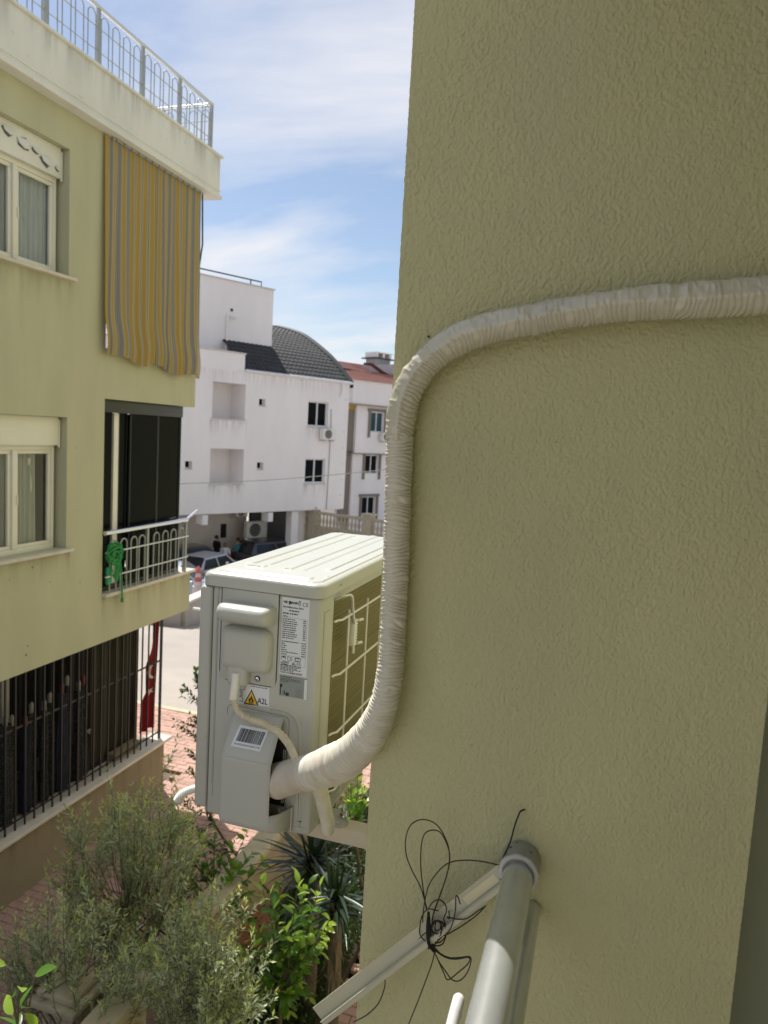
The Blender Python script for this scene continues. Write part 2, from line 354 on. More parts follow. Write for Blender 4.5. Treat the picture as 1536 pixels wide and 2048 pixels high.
def dense(P, R, step):
    Q = catmull([Vector((*p,)) for p in P], 24); RR = []
    for i in range(len(P)-1):
        for k in range(24): RR.append(R[i]+(R[i+1]-R[i])*k/24)
    RR.append(R[-1]); L = [0]
    for a, b in zip(Q, Q[1:]): L.append(L[-1]+(b-a).length)
    L = np.array(L); n = int(L[-1]/step); t = np.linspace(0, L[-1], n)
    return np.stack([np.interp(t, L, [q[i] for q in Q]) for i in range(3)], 1), np.interp(t, L, RR), t
def wrinkled_tube(name, C, R, t, mat, parent, ridge=.0011, pitch=.0075, film=0, n=56, seed=1, wob=.0016, tail=None):
    m = len(C); T = np.gradient(C, axis=0); T /= np.linalg.norm(T, axis=1)[:, None]
    nx = np.zeros_like(C); a = np.cross(T[0], (0, 1, 0.01)); a /= np.linalg.norm(a)
    for i in range(m):
        a = a - T[i]*np.dot(a, T[i]); a /= np.linalg.norm(a); nx[i] = a
    ny = np.cross(T, nx); th = np.linspace(0, 2*np.pi, n, endpoint=False)
    length = t[-1]-t[0]
    nsw = vnoise((m, n), (max(2, int(length/.012)), 6), seed)-.5; nsf = vnoise((m, n), (max(2, int(length/.004)), 9), seed+1)-.5; nb = vnoise((m, n), (max(2, int(length/.06)), 3), seed+2)-.5
    for q in (nsw, nsf, nb): q[:, -3:] = q[:, -3:]*np.array([.75, .5, .25]) + q[:, :1]*np.array([.25, .5, .75])
    ph = (t[:, None]/pitch + nsw*1.3 + .6*np.sin(th)[None] + nb*2.5)
    saw = (ph % 1.0); rid = .30 - 1.15*np.exp(-((saw-.5)/.16)**2) + .25*np.sin(saw*2*np.pi)
    od = nx[:, None, :]*np.cos(th)[None, :, None] + ny[:, None, :]*np.sin(th)[None, :, None]
    side = -np.cross(T, np.array([0., -1., 0.])); side /= np.linalg.norm(side, axis=1)[:, None]+1e-9
    q = np.einsum('mnk,mk->mn', od, side); mask = np.clip((q+.15)/.5, 0, 1); mask = mask*mask*(3-2*mask)
    edge = np.exp(-((q-.05)/.14)**2)
    D = rid*ridge*(.55+.45*mask) + nb*wob*2 + nsf*ridge*.7
    if film:
        w = vnoise((m, n), (max(3, int(length/.022)), 6), seed+5); w2 = vnoise((m, n), (max(3, int(length/.009)), 12), seed+6)
        D = rid*ridge*1.5*mask + edge*.0022 + (1-mask)*((.5-np.abs(w-.5)*2)*.0040 + (.4-np.abs(w2-.5)*2)*.0020) + nb*wob*2
    r = R[:, None] + D
    V = C[:, None, :] + nx[:, None, :]*(np.cos(th)[None, :, None]*r[..., None]) + ny[:, None, :]*(np.sin(th)[None, :, None]*r[..., None])
    V = V.reshape(-1, 3); F = []
    for i in range(m-1):
        for k in range(n): F.append((i*n+k, i*n+(k+1) % n, (i+1)*n+(k+1) % n, (i+1)*n+k))
    F += [tuple(range(n-1, -1, -1)), tuple(range((m-1)*n, m*n))]
    mb = MB(); mb.v = V.tolist(); mb.f = F; o = mb.build(name, mat, parent, smooth='all', recalc=True); return o
C_, R_, t_ = dense(cp, cr_, .0011)
# split where the clear film ends, near (799, 872)
end = PY(799, 872, 1.272); k = int(np.argmin(np.linalg.norm(C_-np.array(end), axis=1)))
o = wrinkled_tube('film_wrapped_run', C_[:k+8], R_[:k+8]*1.03, t_[:k+8], m_film, pipe, ridge=.0013, pitch=.0085, film=1, seed=20)
o['label'] = 'upper run under shiny clear film'
# keep clear of the wall behind
o2 = wrinkled_tube('tape_wrapped_run', C_[k:], R_[k:], t_[k:], m_tape, pipe, ridge=.0030, pitch=.0072, seed=40, wob=.0012); o2['label'] = 'lower run in ribbed cream tape'
m_tape2 = M('fresh_pale_tape', (.74, .72, .66), .45, .05, 20, bump=.1, bs=140); m_tape3 = M('pinkish_cream_tape', (.68, .60, .50), .5, .05, 20, bump=.1, bs=140)
_n = len(C_)
for (f0, f1, mt, sd, sc_f) in ((.835, .850, m_tape3, 61, 1.02), (.905, .93, m_tape2, 62, 1.025), (.935, .965, m_tape3, 63, 1.03), (.74, .752, m_tape2, 64, 1.015), (.60, .606, m_tape3, 65, 1.012)):
    a0, a1 = int(f0*_n), int(f1*_n); wrinkled_tube('tape_overlap', C_[a0:a1], R_[a0:a1]*sc_f, t_[a0:a1], mt, pipe, ridge=.0012, pitch=.011, seed=sd, wob=.0008)
ring = C_[k:k+5]; MB().tube([tuple(p) for p in ring], float(R_[k])+.0012, 40).build('tape_edge', m_tape, pipe, smooth=True)
def small_run(name, pts, mat, ridge=.0007, pitch=.006, seed=3, n=22, wob=.0004, step=.0013, parent=pipe):
    P = [PY(u, v, y) for u, v, y, r in pts]; R = [r*p.dot(_f)/FPX for p, (u, v, y, r) in zip(P, pts)]
    c, r, t = dense(P, R, step); return wrinkled_tube(name, c, r, t, mat, parent, ridge, pitch, 0, n, seed, wob)
small_run('cable_sleeve', [(472, 1345, 1.574, 8), (470, 1372, 1.574, 8), (467, 1398, 1.572, 8.5)], m_whitep, .0001, .05, 7)
small_run('cable_branch', [(467, 1396, 1.574, 5.5), (476, 1422, 1.570, 6.5), (500, 1438, 1.566, 6.5), (530, 1448, 1.56, 7), (556, 1464, 1.55, 7.5), (575, 1485, 1.535, 7.5), (588, 1512, 1.51, 7.5), (598, 1538, 1.49, 8), (606, 1552, 1.48, 8)], M('yellowed_tape', (.60, .53, .40), .5, .1, 40, bump=.2, bs=200), .0014, .009, 8)
small_run('drain_branch', [(634, 1556, 1.47, 17), (643, 1590, 1.50, 15), (650, 1622, 1.52, 14), (655, 1645, 1.53, 14), (655, 1662, 1.54, 13)], m_tape, .001, .0062, 9)
MB().tube([PY(538, 1588, 1.575), PY(552, 1582, 1.56), PY(562, 1577, 1.55)], .004, 10).build('red_cable', M('dark_red_cable', (.20, .03, .02), .4), pipe, smooth=True)
small_run('pipe_entry_wrap', [(554, 1563, 1.580, 33), (556, 1562, 1.578, 35), (578, 1555, 1.56, 34), (600, 1548, 1.52, 33), (622, 1546, 1.48, 36)], M('flat_cream_tape', (.64, .58, .49), .5, .08, 20, bump=.1, bs=120), .0005, .02, 12, 40)

# ================================================================== OUTDOOR COOLING UNIT
ac = thing('air_conditioner', 'large ivory outdoor cooling unit with warning labels on brackets beside the olive wall', 'air conditioner', (-.79, 2.0, -1.02))
Y0 = 1.6
rbox('front_panel', (-.968, 1.594, -1.0), (-.9315, 2.47, -.408), m_ac, ac, .008)
rbox('corner_column', (-.9420, Y0, -1.018), (-.637, 1.700, -.404), m_ac, ac, .012)
rbox('far_column', (-.9295, 2.37, -1.018), (-.637, 2.46, -.404), m_ac, ac, .012)
rbox('base_pan', (-.929, 1.69, -1.018), (-.6385, 2.38, -.993), m_ac, ac, .004)
MB().box((-.9295, 1.69, -.43), (-.6405, 2.38, -.404)).build('top_frame', m_ac, ac)
MB().box((-.9290, 1.70, -.993), (-.80, 2.37, -.43)).build('inner_body', m_dark, ac)
# raised ribs pressed into the column
for (x0, x1, z0, z1) in ((-.682, -.672, -.985, -.88), (-.700, -.645, -1.0, -.996)):
    rbox('pressed_rib', (x0, Y0-.0016, z0), (x1, Y0+.002, z1), m_ac, ac, .0014, 2)
rbox('pressed_rib', (-.639, 1.626, -.95), (-.6335, 1.662, -.445), m_ac, ac, .0025, 3)
rbox('pressed_rib', (-.9225, Y0-.0014, -.93), (-.9180, Y0+.002, -.43), m_ac, ac, .0012, 2)
# lid with pressed channels (height field)
def lid():
    x0, x1, y0, y1 = -.966, -.630, 1.594, 2.50; zb, zt = -.405, -.371
    rr = .03; nx, ny = 120, 300
    X = np.linspace(x0, x1, nx); Y = np.linspace(y0, y1, ny); XX, YY = np.meshgrid(X, Y)
    def rb(cx, cyy, hx, hy, r, e=.004):
        dx = np.abs(XX-cx)-(hx-r); dy = np.abs(YY-cyy)-(hy-r)
        d = np.hypot(np.maximum(dx, 0), np.maximum(dy, 0)) + np.minimum(np.maximum(dx, dy), 0) - r
        s = np.clip(.5-d/e, 0, 1); return s*s*(3-2*s)
    H = np.full(XX.shape, 0.0)
    H += .0035*rb(-.798, 2.04, .150, .430, .03)
    H += .0035*rb(-.798, 1.645, .118, .012, .006)
    H += .004*rb(-.905, 2.09, .013, .36, .008)
    H -= .0035*rb(-.845, 2.09, .010, .33, .006)
    H += .0035*rb(-.785, 2.09, .013, .37, .006)
    H -= .0035*rb(-.735, 2.09, .008, .36, .005)
    H += .0035*rb(-.69, 2.10, .011, .33, .006)
    H += .0035*rb(-.875, 1.72, .030, .012, .008)
    H += .003*rb(-.66, 1.69, .006, .006, .005, .005)
    # rounded chamfered rim
    dx = np.abs(XX-(x0+x1)/2)-((x1-x0)/2-rr); dy = np.abs(YY-(y0+y1)/2)-((y1-y0)/2-rr)
    d = np.hypot(np.maximum(dx, 0), np.maximum(dy, 0)) + np.minimum(np.maximum(dx, dy), 0) - rr
    # squeeze the grid into the rounded rectangle
    cxm, cym = (x0+x1)/2, (y0+y1)/2
    k = np.where(d > 0, 1, 0)
    ex = np.where(dx > 0, 1, 0)*np.where(dy > 0, 1, 0)
    q = np.hypot(np.maximum(dx, 0), np.maximum(dy, 0)); sc = np.where((ex > 0) & (q > rr), rr/np.maximum(q, 1e-9), 1)
    PXx = np.where(ex > 0, cxm+np.sign(XX-cxm)*((x1-x0)/2-rr+np.maximum(dx, 0)*sc), XX)
    PYy = np.where(ex > 0, cym+np.sign(YY-cym)*((y1-y0)/2-rr+np.maximum(dy, 0)*sc), YY)
    rim = np.clip((-d)/.016, 0, 1); Z = zt - .012*(1-np.sqrt(np.clip(1-(1-rim)**2, 0, 1))) + H
    P = np.stack([PXx, PYy, Z], -1); mb = MB(); mb.v = P.reshape(-1, 3).tolist()
    mb.f = [(i*nx+j, i*nx+j+1, (i+1)*nx+j+1, (i+1)*nx+j) for i in range(ny-1) for j in range(nx-1)]
    per = [(0, j) for j in range(nx)] + [(i, nx-1) for i in range(1, ny)] + [(ny-1, j) for j in range(nx-2, -1, -1)] + [(i, 0) for i in range(ny-2, 0, -1)]
    o = len(mb.v); m = len(per)
    for i, j in per: mb.v.append((PXx[i, j], PYy[i, j], zb))
    for k_ in range(m):
        a = per[k_]; c = per[(k_+1) % m]; mb.f.append((a[0]*nx+a[1], o+k_, o+(k_+1) % m, c[0]*nx+c[1]))
    mb.f.append(tuple(range(o, o+m)))
    return mb.build('lid', m_ac, ac, smooth=35)
lid()
# seams on the near end
def seam(name, pts, w=.0011): return MB().tube([(p[0], Y0-.0002, p[1]) for p in pts], w, 6).build(name, m_gasket, ac)
xs0, xs1, zt_, zb_ = -.9065, -.7465, -.406, -.646
arc = lambda cx, cz, r, a0, a1, n=8: [(cx+r*cos(radians(a0+(a1-a0)*i/n)), cz+r*sin(radians(a0+(a1-a0)*i/n))) for i in range(n+1)]
ep = [PY(u, v, Y0+.0016) for u, v in ((470, 1408), (520, 1413), (560, 1418), (584, 1428), (597, 1450), (600, 1500), (600, 1640))]
MB().tube(catmull(ep, 6), .0042, 12).build('pressed_rib', m_ac, ac, smooth=True)
seam('panel_seam', [(xs0, zt_)] + arc(xs0+.028, zb_+.028, .028, 180, 270) + arc(xs1-.022, zb_+.022, .022, 270, 360) + [(xs1, zt_)])
seam('panel_seam', [(-.9303, -.406), (-.9303, -1.012)], .0008)
m_gk0 = m_gasket; m_gasket = M('soft_pressed_line', (.16, .16, .14), .7); seam('panel_seam', [(-.9155, -.408), (-.9150, -.965)], .0005); m_gasket = m_gk0
m_gk0 = m_gasket; m_gasket = m_softseam = M('shaded_seam', (.12, .12, .10), .7)  # softer grey for the valve panel seam
seam('valve_panel_seam', [(-.880, -.735)] + arc(-.868, -.722, .012, 180, 90, 4) + arc(-.722, -.730, .016, 90, 0, 6) + [(-.706, -.76), (-.706, -.99)], .0006); m_gasket = m_gk0
# handle cover: pillow below, grip above, round tongue
def blob(name, a, b, r, parent, mat=m_acp, seg=6): return rbox(name, a, b, mat, parent, r, seg, smooth='all')
hc = rbox('handle_cover', (xs0+.0015, Y0-.0025, zb_+.002), (xs1-.0015, Y0+.003, -.407), m_acp, ac, .002, 2)
blob('recess_cover', (-.8985, Y0-.032, -.612), (-.7570, Y0+.032, -.497), .026, ac)
g = MB()
gp = []     # grip: sloped top, rounded nose
nG = 26
for i in range(nG):
    s = i/(nG-1); x = -.8995 + s*.148
    e = min(1, sqrt(max(0, 1-(abs(s-.5)*2)**9)))
    yd = .058*e**.6+.001; row = []
    for (a, z) in ((0, -.438), (.35, -.4375), (.75, -.4400), (.93, -.446), (1.0, -.456), (.98, -.468), (.85, -.478), (.55, -.4845), (.2, -.486), (0, -.487)):
        zc = -.464; row.append((x, Y0-a*yd, zc+(z-zc)*(.75+.25*e)))
    gp.append(row)
g.grid(gp); n0 = len(gp[0]); g.f.append(tuple(range(n0-1, -1, -1))); g.f.append(tuple(range((nG-1)*n0, nG*n0)))
g.build('handle', m_acp, ac, smooth='all')
blob('cable_outlet', (-.874, Y0-.028, -.650), (-.818, Y0+.01, -.590), .013, ac)
def screw(x, z, y=Y0, r=.0052):
    o = MB().tube([(x, y-.0005, z), (x, y-.003, z), (x, y-.0042, z)], [r, r, r*.6], 16).build('screw', m_chrome, ac, smooth=50)
    MB().box((x-r*.7, y-.0046, z-.0006), (x+r*.7, y-.0040, z+.0006)).build('screw_slot', m_gasket, o); MB().disc((x, y-.0001, z), r*1.5, 16, (0, -1, 0), .0003).build('screw_hole', m_gasket, o)
screw(-.797, -.6285, Y0-.003); screw(-.698, -.9985)
# valve cover: sloped shell open to the right
prof = [(1.5995, -.718), (1.588, -.727), (1.572, -.748), (1.545, -.792), (1.534, -.812), (1.530, -.830), (1.530, -.960), (1.532, -.982), (1.540, -.993), (1.556, -.997), (1.5995, -1.0)]
pc = catmull([(0, a, b_) for a, b_ in prof], 5)
xl, xr = -.8625, -.7225
v = MB(); rows = []
for i, (x, sh) in enumerate(((xl, .012), (xl+.003, .006), (xl+.008, .002), (xl+.015, 0), (xr-.012, 0), (xr-.003, .001), (xr, .003))):
    rows.append([(x, min(Y0-.0005, p.y+sh*(1 if p.y < 1.592 else 0)), p.z + (sh*.7 if p.z < -.95 else -sh*.3)) for p in pc])
v.grid(rows); n0 = len(pc); v.f.append(tuple(range(n0-1, -1, -1)))
vc = v.build('valve_cover', m_acp, ac, smooth=60)
sol = vc.modifiers.new('thickness', 'SOLIDIFY'); sol.thickness = .003; sol.offset = -1
MB().tube([(xr, min(Y0, p.y+.003), p.z + (.002 if p.z < -.95 else 0)) for p in pc], .0024, 8).build('cover_rim', m_acp, ac, smooth=True)
ft = [(-.724, -.955), (-.716, -.963), (-.706, -.965), (-.698, -.958), (-.690, -.946), (-.684, -.943), (-.684, -1.008), (-.724, -1.001)]
MB().prism([(x, z) for x, z in ft], 'y', Y0-.010, Y0-.0003).build('cover_foot', m_acp, ac, bevel=.002)
fv = MB(); F0 = [(-.7225, 1.532, -.945), (-.7225, 1.531, -.975), (-.7225, 1.542, -.992), (-.7225, 1.56, -.9965)]; F1 = [(-.690, 1.590, -.946), (-.690, 1.590, -.968), (-.690, 1.5905, -.990), (-.690, 1.591, -1.003)]
fv.grid([F0, [tuple((a*.55+b_*.45) + (0 if i_ != 2 else -.004) for i_, (a, b_) in enumerate(zip(p, q))) for p, q in zip(F0, F1)], F1])
f_ = fv.build('cover_foot_web', m_acp, ac, smooth='all'); so = f_.modifiers.new('thickness', 'SOLIDIFY'); so.thickness = .003
MB().box((-.845, Y0-.0015, -.95), (-.709, Y0-.0004, -.77)).build('valve_recess', m_dark, ac)  # dark plate put in for the shade inside the open cover
m_brass = M('brass', (.45, .3, .12), .35, metal=.9)
for z in (-.845, -.915): MB().tube([(-.775, 1.598, z), (-.775, 1.575, z), (-.755, 1.565, z)], .011, 12).build('service_valve', m_brass, ac, smooth=True)
for i, x in enumerate((-.7175, -.713)): MB().box((x, Y0-.004, -.94), (x+.0018, Y0-.0015, -.80)).build('pressed_rib', m_ac, ac)
# little moulded arrow mark by the lower screw
ar = MB()
ar.box((-.6815, Y0-.0008, -.981), (-.6640, Y0-.0002, -.9802)); ar.box((-.6815, Y0-.0008, -.999), (-.6640, Y0-.0002, -.9982)); ar.box((-.6648, Y0-.0008, -.9975), (-.6640, Y0-.0002, -.9802)); ar.disc((-.6628, Y0-.0002, -.9795), .0022, 8, (0, -1, 0), .0006)
ar.build('moulded_arrow', m_gasket, ac)
# labels
def sheet(name, q, y, mat, th=.0004): # q: four (x,z) corners
    return MB().prism(q, 'y', y-th, y).build(name, mat, ac)
def ink(name, rects, y, mat, par): 
    m_ = MB()
    for (x0, z0, x1, z1) in rects: m_.add([(x0, y, z0), (x1, y, z0), (x1, y, z1), (x0, y, z1)], [(0, 1, 2, 3)])
    return m_.build(name, mat, par, recalc=False)
rp = sheet('rating_label', [(-.7385, -.606), (-.6655, -.606), (-.6655, -.411), (-.7385, -.411)], Y0-.0004, m_label); rp['label'] = 'tall white rating label dense with print'
yi = Y0-.0011
text('brand_print', 'VIE  MANN', (-.7355, yi, -.4255), .0078, m_ink, rp, bold=.0004, sx=1.05); text('brand_print', 'SS', (-.7215, yi, -.4275), .0110, m_ink, rp, bold=.0006, sx=.75)
text('ce_mark', 'CE', (-.6845, yi, -.4285), .0135, m_ink, rp)
wb = MB()
for a, c in (((-.6945, -.4165), (-.6885, -.4255)), ((-.6885, -.4165), (-.6945, -.4255)), ((-.6950, -.4275), (-.6880, -.4275)), ((-.6945, -.417), (-.6885, -.417))): wb.tube([(a[0], yi, a[1]), (c[0], yi, c[1])], .0005, 4)
wb.build('bin_mark', m_ink, rp)
text('model_print', 'MODEL:', (-.7355, yi, -.4370), .0062, m_ink, rp, bold=.00015); text('model_print', 'Vitoclima 200-S', (-.7190, yi, -.4370), .0060, m_ink, rp, bold=.00015)
R_r = random.Random(5)
def lines(x0, x1, z, h, n=1):
    o = []; x = x0
    while x < x1:
        w = R_r.uniform(.0025, .008); o.append((x, z, min(x+w, x1), z+h)); x += w+.0014
    return o
L = lines(-.7190, -.692, -.4450, .0030) + lines(-.7355, -.720, -.4525, .0030) + lines(-.717, -.695, -.4525, .0030) + lines(-.7345, -.722, -.4595, .0022)
z = -.4665
for i in range(10): L += lines(-.7345, -.7345+R_r.uniform(.028, .040), z, .0023) + lines(-.680, -.673, z, .0025); z -= .0053
z = -.523
for i in range(7): L += lines(-.7355, -.7355+R_r.choice([.010, .014, .036, .045]), z, .0022) + lines(-.682, -.671, z, .0022); z -= .0054
z = -.5835
for i in range(5): L += lines(-.7365, -.7365+R_r.uniform(.03, .062), z, .0018); z -= .0033
L += [(-.7355, -.4612, -.671, -.4608), (-.7355, -.5215, -.671, -.5211), (-.7360, -.5580, -.6700, -.5576), (-.7360, -.5815, -.6700, -.5811), (-.7364, -.5815, -.7360, -.4612), (-.6704, -.5815, -.6700, -.4612)]
ink('small_print', L, yi, m_ink, rp)
ic = MB()
def poly(pts, r=.0005): ic.tube([(p[0], yi, p[1]) for p in pts], r, 4)
poly([(-.7180, -.5600), (-.7120, -.5612), (-.7060, -.5600), (-.7060, -.5685), (-.7120, -.5697), (-.7180, -.5685), (-.7180, -.5600)]); ic.add([(-.7100, yi, -.5680), (-.7088, yi, -.5680), (-.7088, yi, -.5615), (-.7100, yi, -.5615)], [(0, 1, 2, 3)])
poly([(-.6975, -.5610), (-.6905, -.5602), (-.6835, -.5610), (-.6835, -.5690), (-.6975, -.5690), (-.6975, -.5610)], .0010); poly([(-.6905, -.5602), (-.6905, -.569)])
for (x0, z0, x1, z1) in ((-.7340, -.5680, -.7325, -.5600), (-.7245, -.5680, -.7230, -.5600), (-.7315, -.5640, -.7255, -.5595)): ic.add([(x0, yi, z0), (x1, yi, z0), (x1, yi, z1), (x0, yi, z1)], [(0, 1, 2, 3)])
poly([(-.7345, -.5785), (-.7290, -.5720), (-.7130, -.5735), (-.7190, -.5805), (-.7345, -.5785)], .0008); poly([(-.7290, -.5755), (-.7180, -.5765)], .0009)
poly([(-.7060, -.5785), (-.7005, -.5715), (-.6950, -.5785), (-.7060, -.5785)], .0007); ic.disc((-.7005, yi, -.5765), .0014, 8, (0, -1, 0), .0002)
ic.build('label_symbols', m_ink, rp); text('class_print', 'A2L', (-.6935, yi, -.5780), .0095, m_ink, rp, sx=.85)
bars = []; x = -.7360
while x < -.6760:
    w = R_r.choice([.0004, .0008, .0013]); bars.append((x, -.6030, x+w, -.5985)); x += w+R_r.choice([.0005, .0008, .0014])
ink('barcode', bars, yi, m_ink, rp)
gl = sheet('energy_label', [(-.7365, -.662), (-.6620, -.662), (-.6620, -.6095), (-.7365, -.6095)], Y0-.0004, m_grey_label); gl['label'] = 'grey energy label with a white edge'
ink('label_edge', [(-.6700, -.6620, -.6622, -.6120)], Y0-.0010, m_label, gl)
ink('small_print', lines(-.735, -.705, -.6130, .0014)+lines(-.735, -.680, -.6180, .0013)+lines(-.735, -.682, -.6215, .0013)+lines(-.735, -.712, -.6255, .0013)+[(-.735, -.6600, -.7325, -.6330), (-.7350, -.6400, -.7290, -.6320), (-.7245, -.6580, -.7215, -.6480), (-.7195, -.6600, -.7105, -.6520)]+[(x_, z_, x_+.015, z_+.0005) for x_ in (-.692,) for z_ in (-.6400, -.6445, -.6490, -.6535, -.6580)], Y0-.00115, m_ink, gl)
al = sheet('warning_label', [(-.8640, -.7075), (-.7620, -.7045), (-.7640, -.6465), (-.8630, -.6475)], Y0-.0004, m_label); al['label'] = 'white label with a yellow flame triangle and A2L'
tri = lambda cx, cz, w, h: [(cx-w, cz), (cx+w, cz), (cx, cz+h)]
MB().prism(tri(-.8130, -.7005, .0215, .0410), 'y', yi-.0001, yi+.0003).build('triangle_border', m_ink, al)
MB().prism(tri(-.8130, -.6975, .0165, .0325), 'y', yi-.0004, yi-.00015).build('triangle_fill', m_yellow, al)
fl = [(-.8200, -.6875), (-.8195, -.6915), (-.8165, -.6940), (-.8095, -.6940), (-.8060, -.6910), (-.8058, -.6870), (-.8075, -.6835), (-.8085, -.6860), (-.8095, -.6810), (-.8115, -.6785), (-.8125, -.6745), (-.8145, -.6800), (-.8155, -.6840), (-.8170, -.6825), (-.8185, -.6845)]
MB().prism(fl, 'y', yi-.0008, yi-.0005).build('flame_symbol', m_ink, al); MB().prism([(-.8150, -.6915), (-.8110, -.6915), (-.8105, -.6885), (-.8125, -.6850), (-.8140, -.6880)], 'y', yi-.0011, yi-.0009).build('flame_core', m_yellow, al)
ink('flame_bar', [(-.8215, -.6965, -.8045, -.6952)], yi-.0009, m_ink, al)
text('class_print', 'A2L', (-.7955, yi, -.6925), .0205, m_ink, al, sx=.82, bold=.0003)
ink('small_print', lines(-.817, -.768, -.6520, .0018), yi, m_ink, al)
ic = MB(); poly([(-.8440, -.6520), (-.8300, -.6500), (-.8330, -.6640), (-.8460, -.6660)], .0008); poly([(-.8440, -.6560), (-.8360, -.6545)], .0010)
poly([(-.8470, -.6700), (-.8370, -.6695), (-.8375, -.6800), (-.8470, -.6805)], .0005); poly([(-.8420, -.6715), (-.8420, -.6785)], .0009); poly([(-.8470, -.6835), (-.8400, -.6830), (-.8370, -.6870), (-.8375, -.6960), (-.8470, -.6960)], .0007)
ic.build('label_symbols', m_ink, al)
# barcode sticker on the sloped face of the valve cover
sl0, sl1 = Vector((0, 1.5715, -.7490)), Vector((0, 1.5445, -.7930)); dn = (sl1-sl0).normalized(); nr = Vector((0, dn.z, -dn.y)); nr = nr if nr.y < 0 else -nr
def SP(x, t, off=.0012): p = sl0+dn*t+nr*off; return (x, p.y, p.z)
skew = .12; W0, W1, T0, T1 = -.834, -.754, -.004, .0500
m_ = MB(); m_.add([SP(W0+skew*.05, T0), SP(W1+skew*.05, T0), SP(W1-.003, T1), SP(W0-.003, T1)], [(0, 1, 2, 3)])
bl = m_.build('barcode_label', m_label, ac, recalc=False); bl['label'] = 'white barcode sticker on the sloped valve cover'
m_ = MB(); x = W0+.0075; 
while x < W1-.006:
    w = R_r.choice([.0006, .0011, .0018, .0026]); s0, s1 = .0045, -.001
    m_.add([SP(x+s0, .003, .0016), SP(x+w+s0, .003, .0016), SP(x+w+s1, .0355, .0016), SP(x+s1, .0355, .0016)], [(0, 1, 2, 3)]); x += w+R_r.choice([.0006, .0009, .0014])
m_.build('barcode', m_ink, bl, recalc=False)
ang = atan2(-nr.y, nr.z); text('serial_print', 'SN: 8422LRH02GAC00717199', SP(W0+.004, .0445, .0016), .0068, m_ink, bl, rot=(ang, 0, 0), sx=.82)
# condenser coil with slightly uneven fin rows and the wire guard
cg = MB(); nz_ = 46
for i in range(nz_):
    z0 = -.992+i*(.562/nz_); cg.box((-.662, 1.701, z0), (-.6555+random.uniform(-.0004, .0004), 2.369, z0+.562/nz_-.0007))
cg.box((-.672, 1.701, -.992), (-.663, 2.369, -.431))
co = cg.build('condenser_coil', m_coil, ac); co['kind'] = 'stuff'
tb = MB()
for i, z in enumerate((-.45, -.485, -.52, -.555, -.59, -.625, -.66, -.695, -.73, -.765, -.80, -.835, -.87, -.905, -.94, -.975)):
    tb.tube([(-.6556, 1.702, z+.002), (-.6553, 2.05, z-.001), (-.6556, 2.368, z)], .0007, 5)
stuff(tb.build('fin_edges', M('bright_fin_edges', (.30, .26, .12), .4, metal=.5), ac))
for y in (1.785, 1.940, 2.095, 2.25):
    MB().tube([(-.628, y, -.47), (-.628, y+.001, -.72), (-.628, y, -.99)], .0031, 8).build('guard_wire', m_whitep, ac, smooth=True)
for z in (-.482, -.627, -.785, -.945):
    MB().tube([(-.634, 1.694, z-.001), (-.631, 1.706, z), (-.6225, 1.72, z), (-.6225, 2.35, z-.002)], .0031, 8).build('guard_wire', m_whitep, ac, smooth=True)
pl = rbox('sensor_clip', (-.636, 1.812, -.578), (-.618, 1.838, -.505), m_whitep, ac, .003)
for z in (-.510, -.575): MB().tube([(-.618, 1.838, z), (-.612, 1.856, z)], .004, 8).build('clip_tab', m_whitep, pl)
for k in range(8): MB().box((-.6178, 1.828, -.572+k*.0082), (-.6172, 1.834, -.568+k*.0082)).build('clip_slot', m_gasket, pl)
cb = catmull([(-.64, 1.70, -.428), (-.628, 1.735, -.425), (-.622, 1.775, -.432), (-.622, 1.79, -.47), (-.622, 1.802, -.50), (-.624, 1.822, -.52)], 6)
MB().tube(cb, .0032, 8).build('sensor_cable', m_railgrey, ac, smooth=True); MB().tube([p+Vector((.001, .006, .001)) for p in cb], .0030, 8).build('sensor_cable', m_whitep, ac, smooth=True)
MB().tube([(-.624, 1.822, -.578), (-.624, 1.823, -.60)], .004, 8).build('sensor_tip', m_whitep, ac)
MB().disc((-.6279, 1.71, -.389), .0025, 10, (1, 0, 0), .0005).build('screw_hole', m_gasket, ac)
# bracket, rubber foot, bolt
br = thing('wall_bracket', 'cream painted steel bracket from the olive wall carrying the cooling unit', 'bracket', (-.396, 1.75, -1.04))
rbox('arm', (-.95, 1.700, -1.078), (-.398, 1.752, -1.034), m_bracket, br, .004)
rbox('arm', (-.95, 2.30, -1.078), (-.398, 2.352, -1.034), m_bracket, br, .004)
rbox('wall_plate', (-.402, 1.68, -1.6), (-.396, 1.78, -.98), m_bracket, br, .002)
ftp = (-.603, 1.722)
MB().tube([(ftp[0], ftp[1], -1.034), (ftp[0], ftp[1], -1.027), (ftp[0], ftp[1], -1.020), (ftp[0], ftp[1], -1.014)], [.026, .024, .020, .019], 20).build('rubber_foot', M('pale_grey_rubber', (.42, .42, .37), .6, .1, 30), br, smooth=50)
bt = MB().tube([(ftp[0]+.012, ftp[1], -1.014), (ftp[0]+.012, ftp[1], -.975)], .0042, 10).build('bolt', m_chrome, br, smooth=True)
MB().tube([(ftp[0]+.012, ftp[1], -1.006), (ftp[0]+.012, ftp[1], -.996)], .009, 6).build('nut', m_chrome, bt); MB().tube([(ftp[0]+.012, ftp[1], -1.010), (ftp[0]+.012, ftp[1], -1.0065)], .013, 16).build('washer', m_chrome, bt)
MB().box((-.645, 1.69, -1.016), (-.588, 1.75, -1.0125)).build('mounting_tab', m_ac, ac)
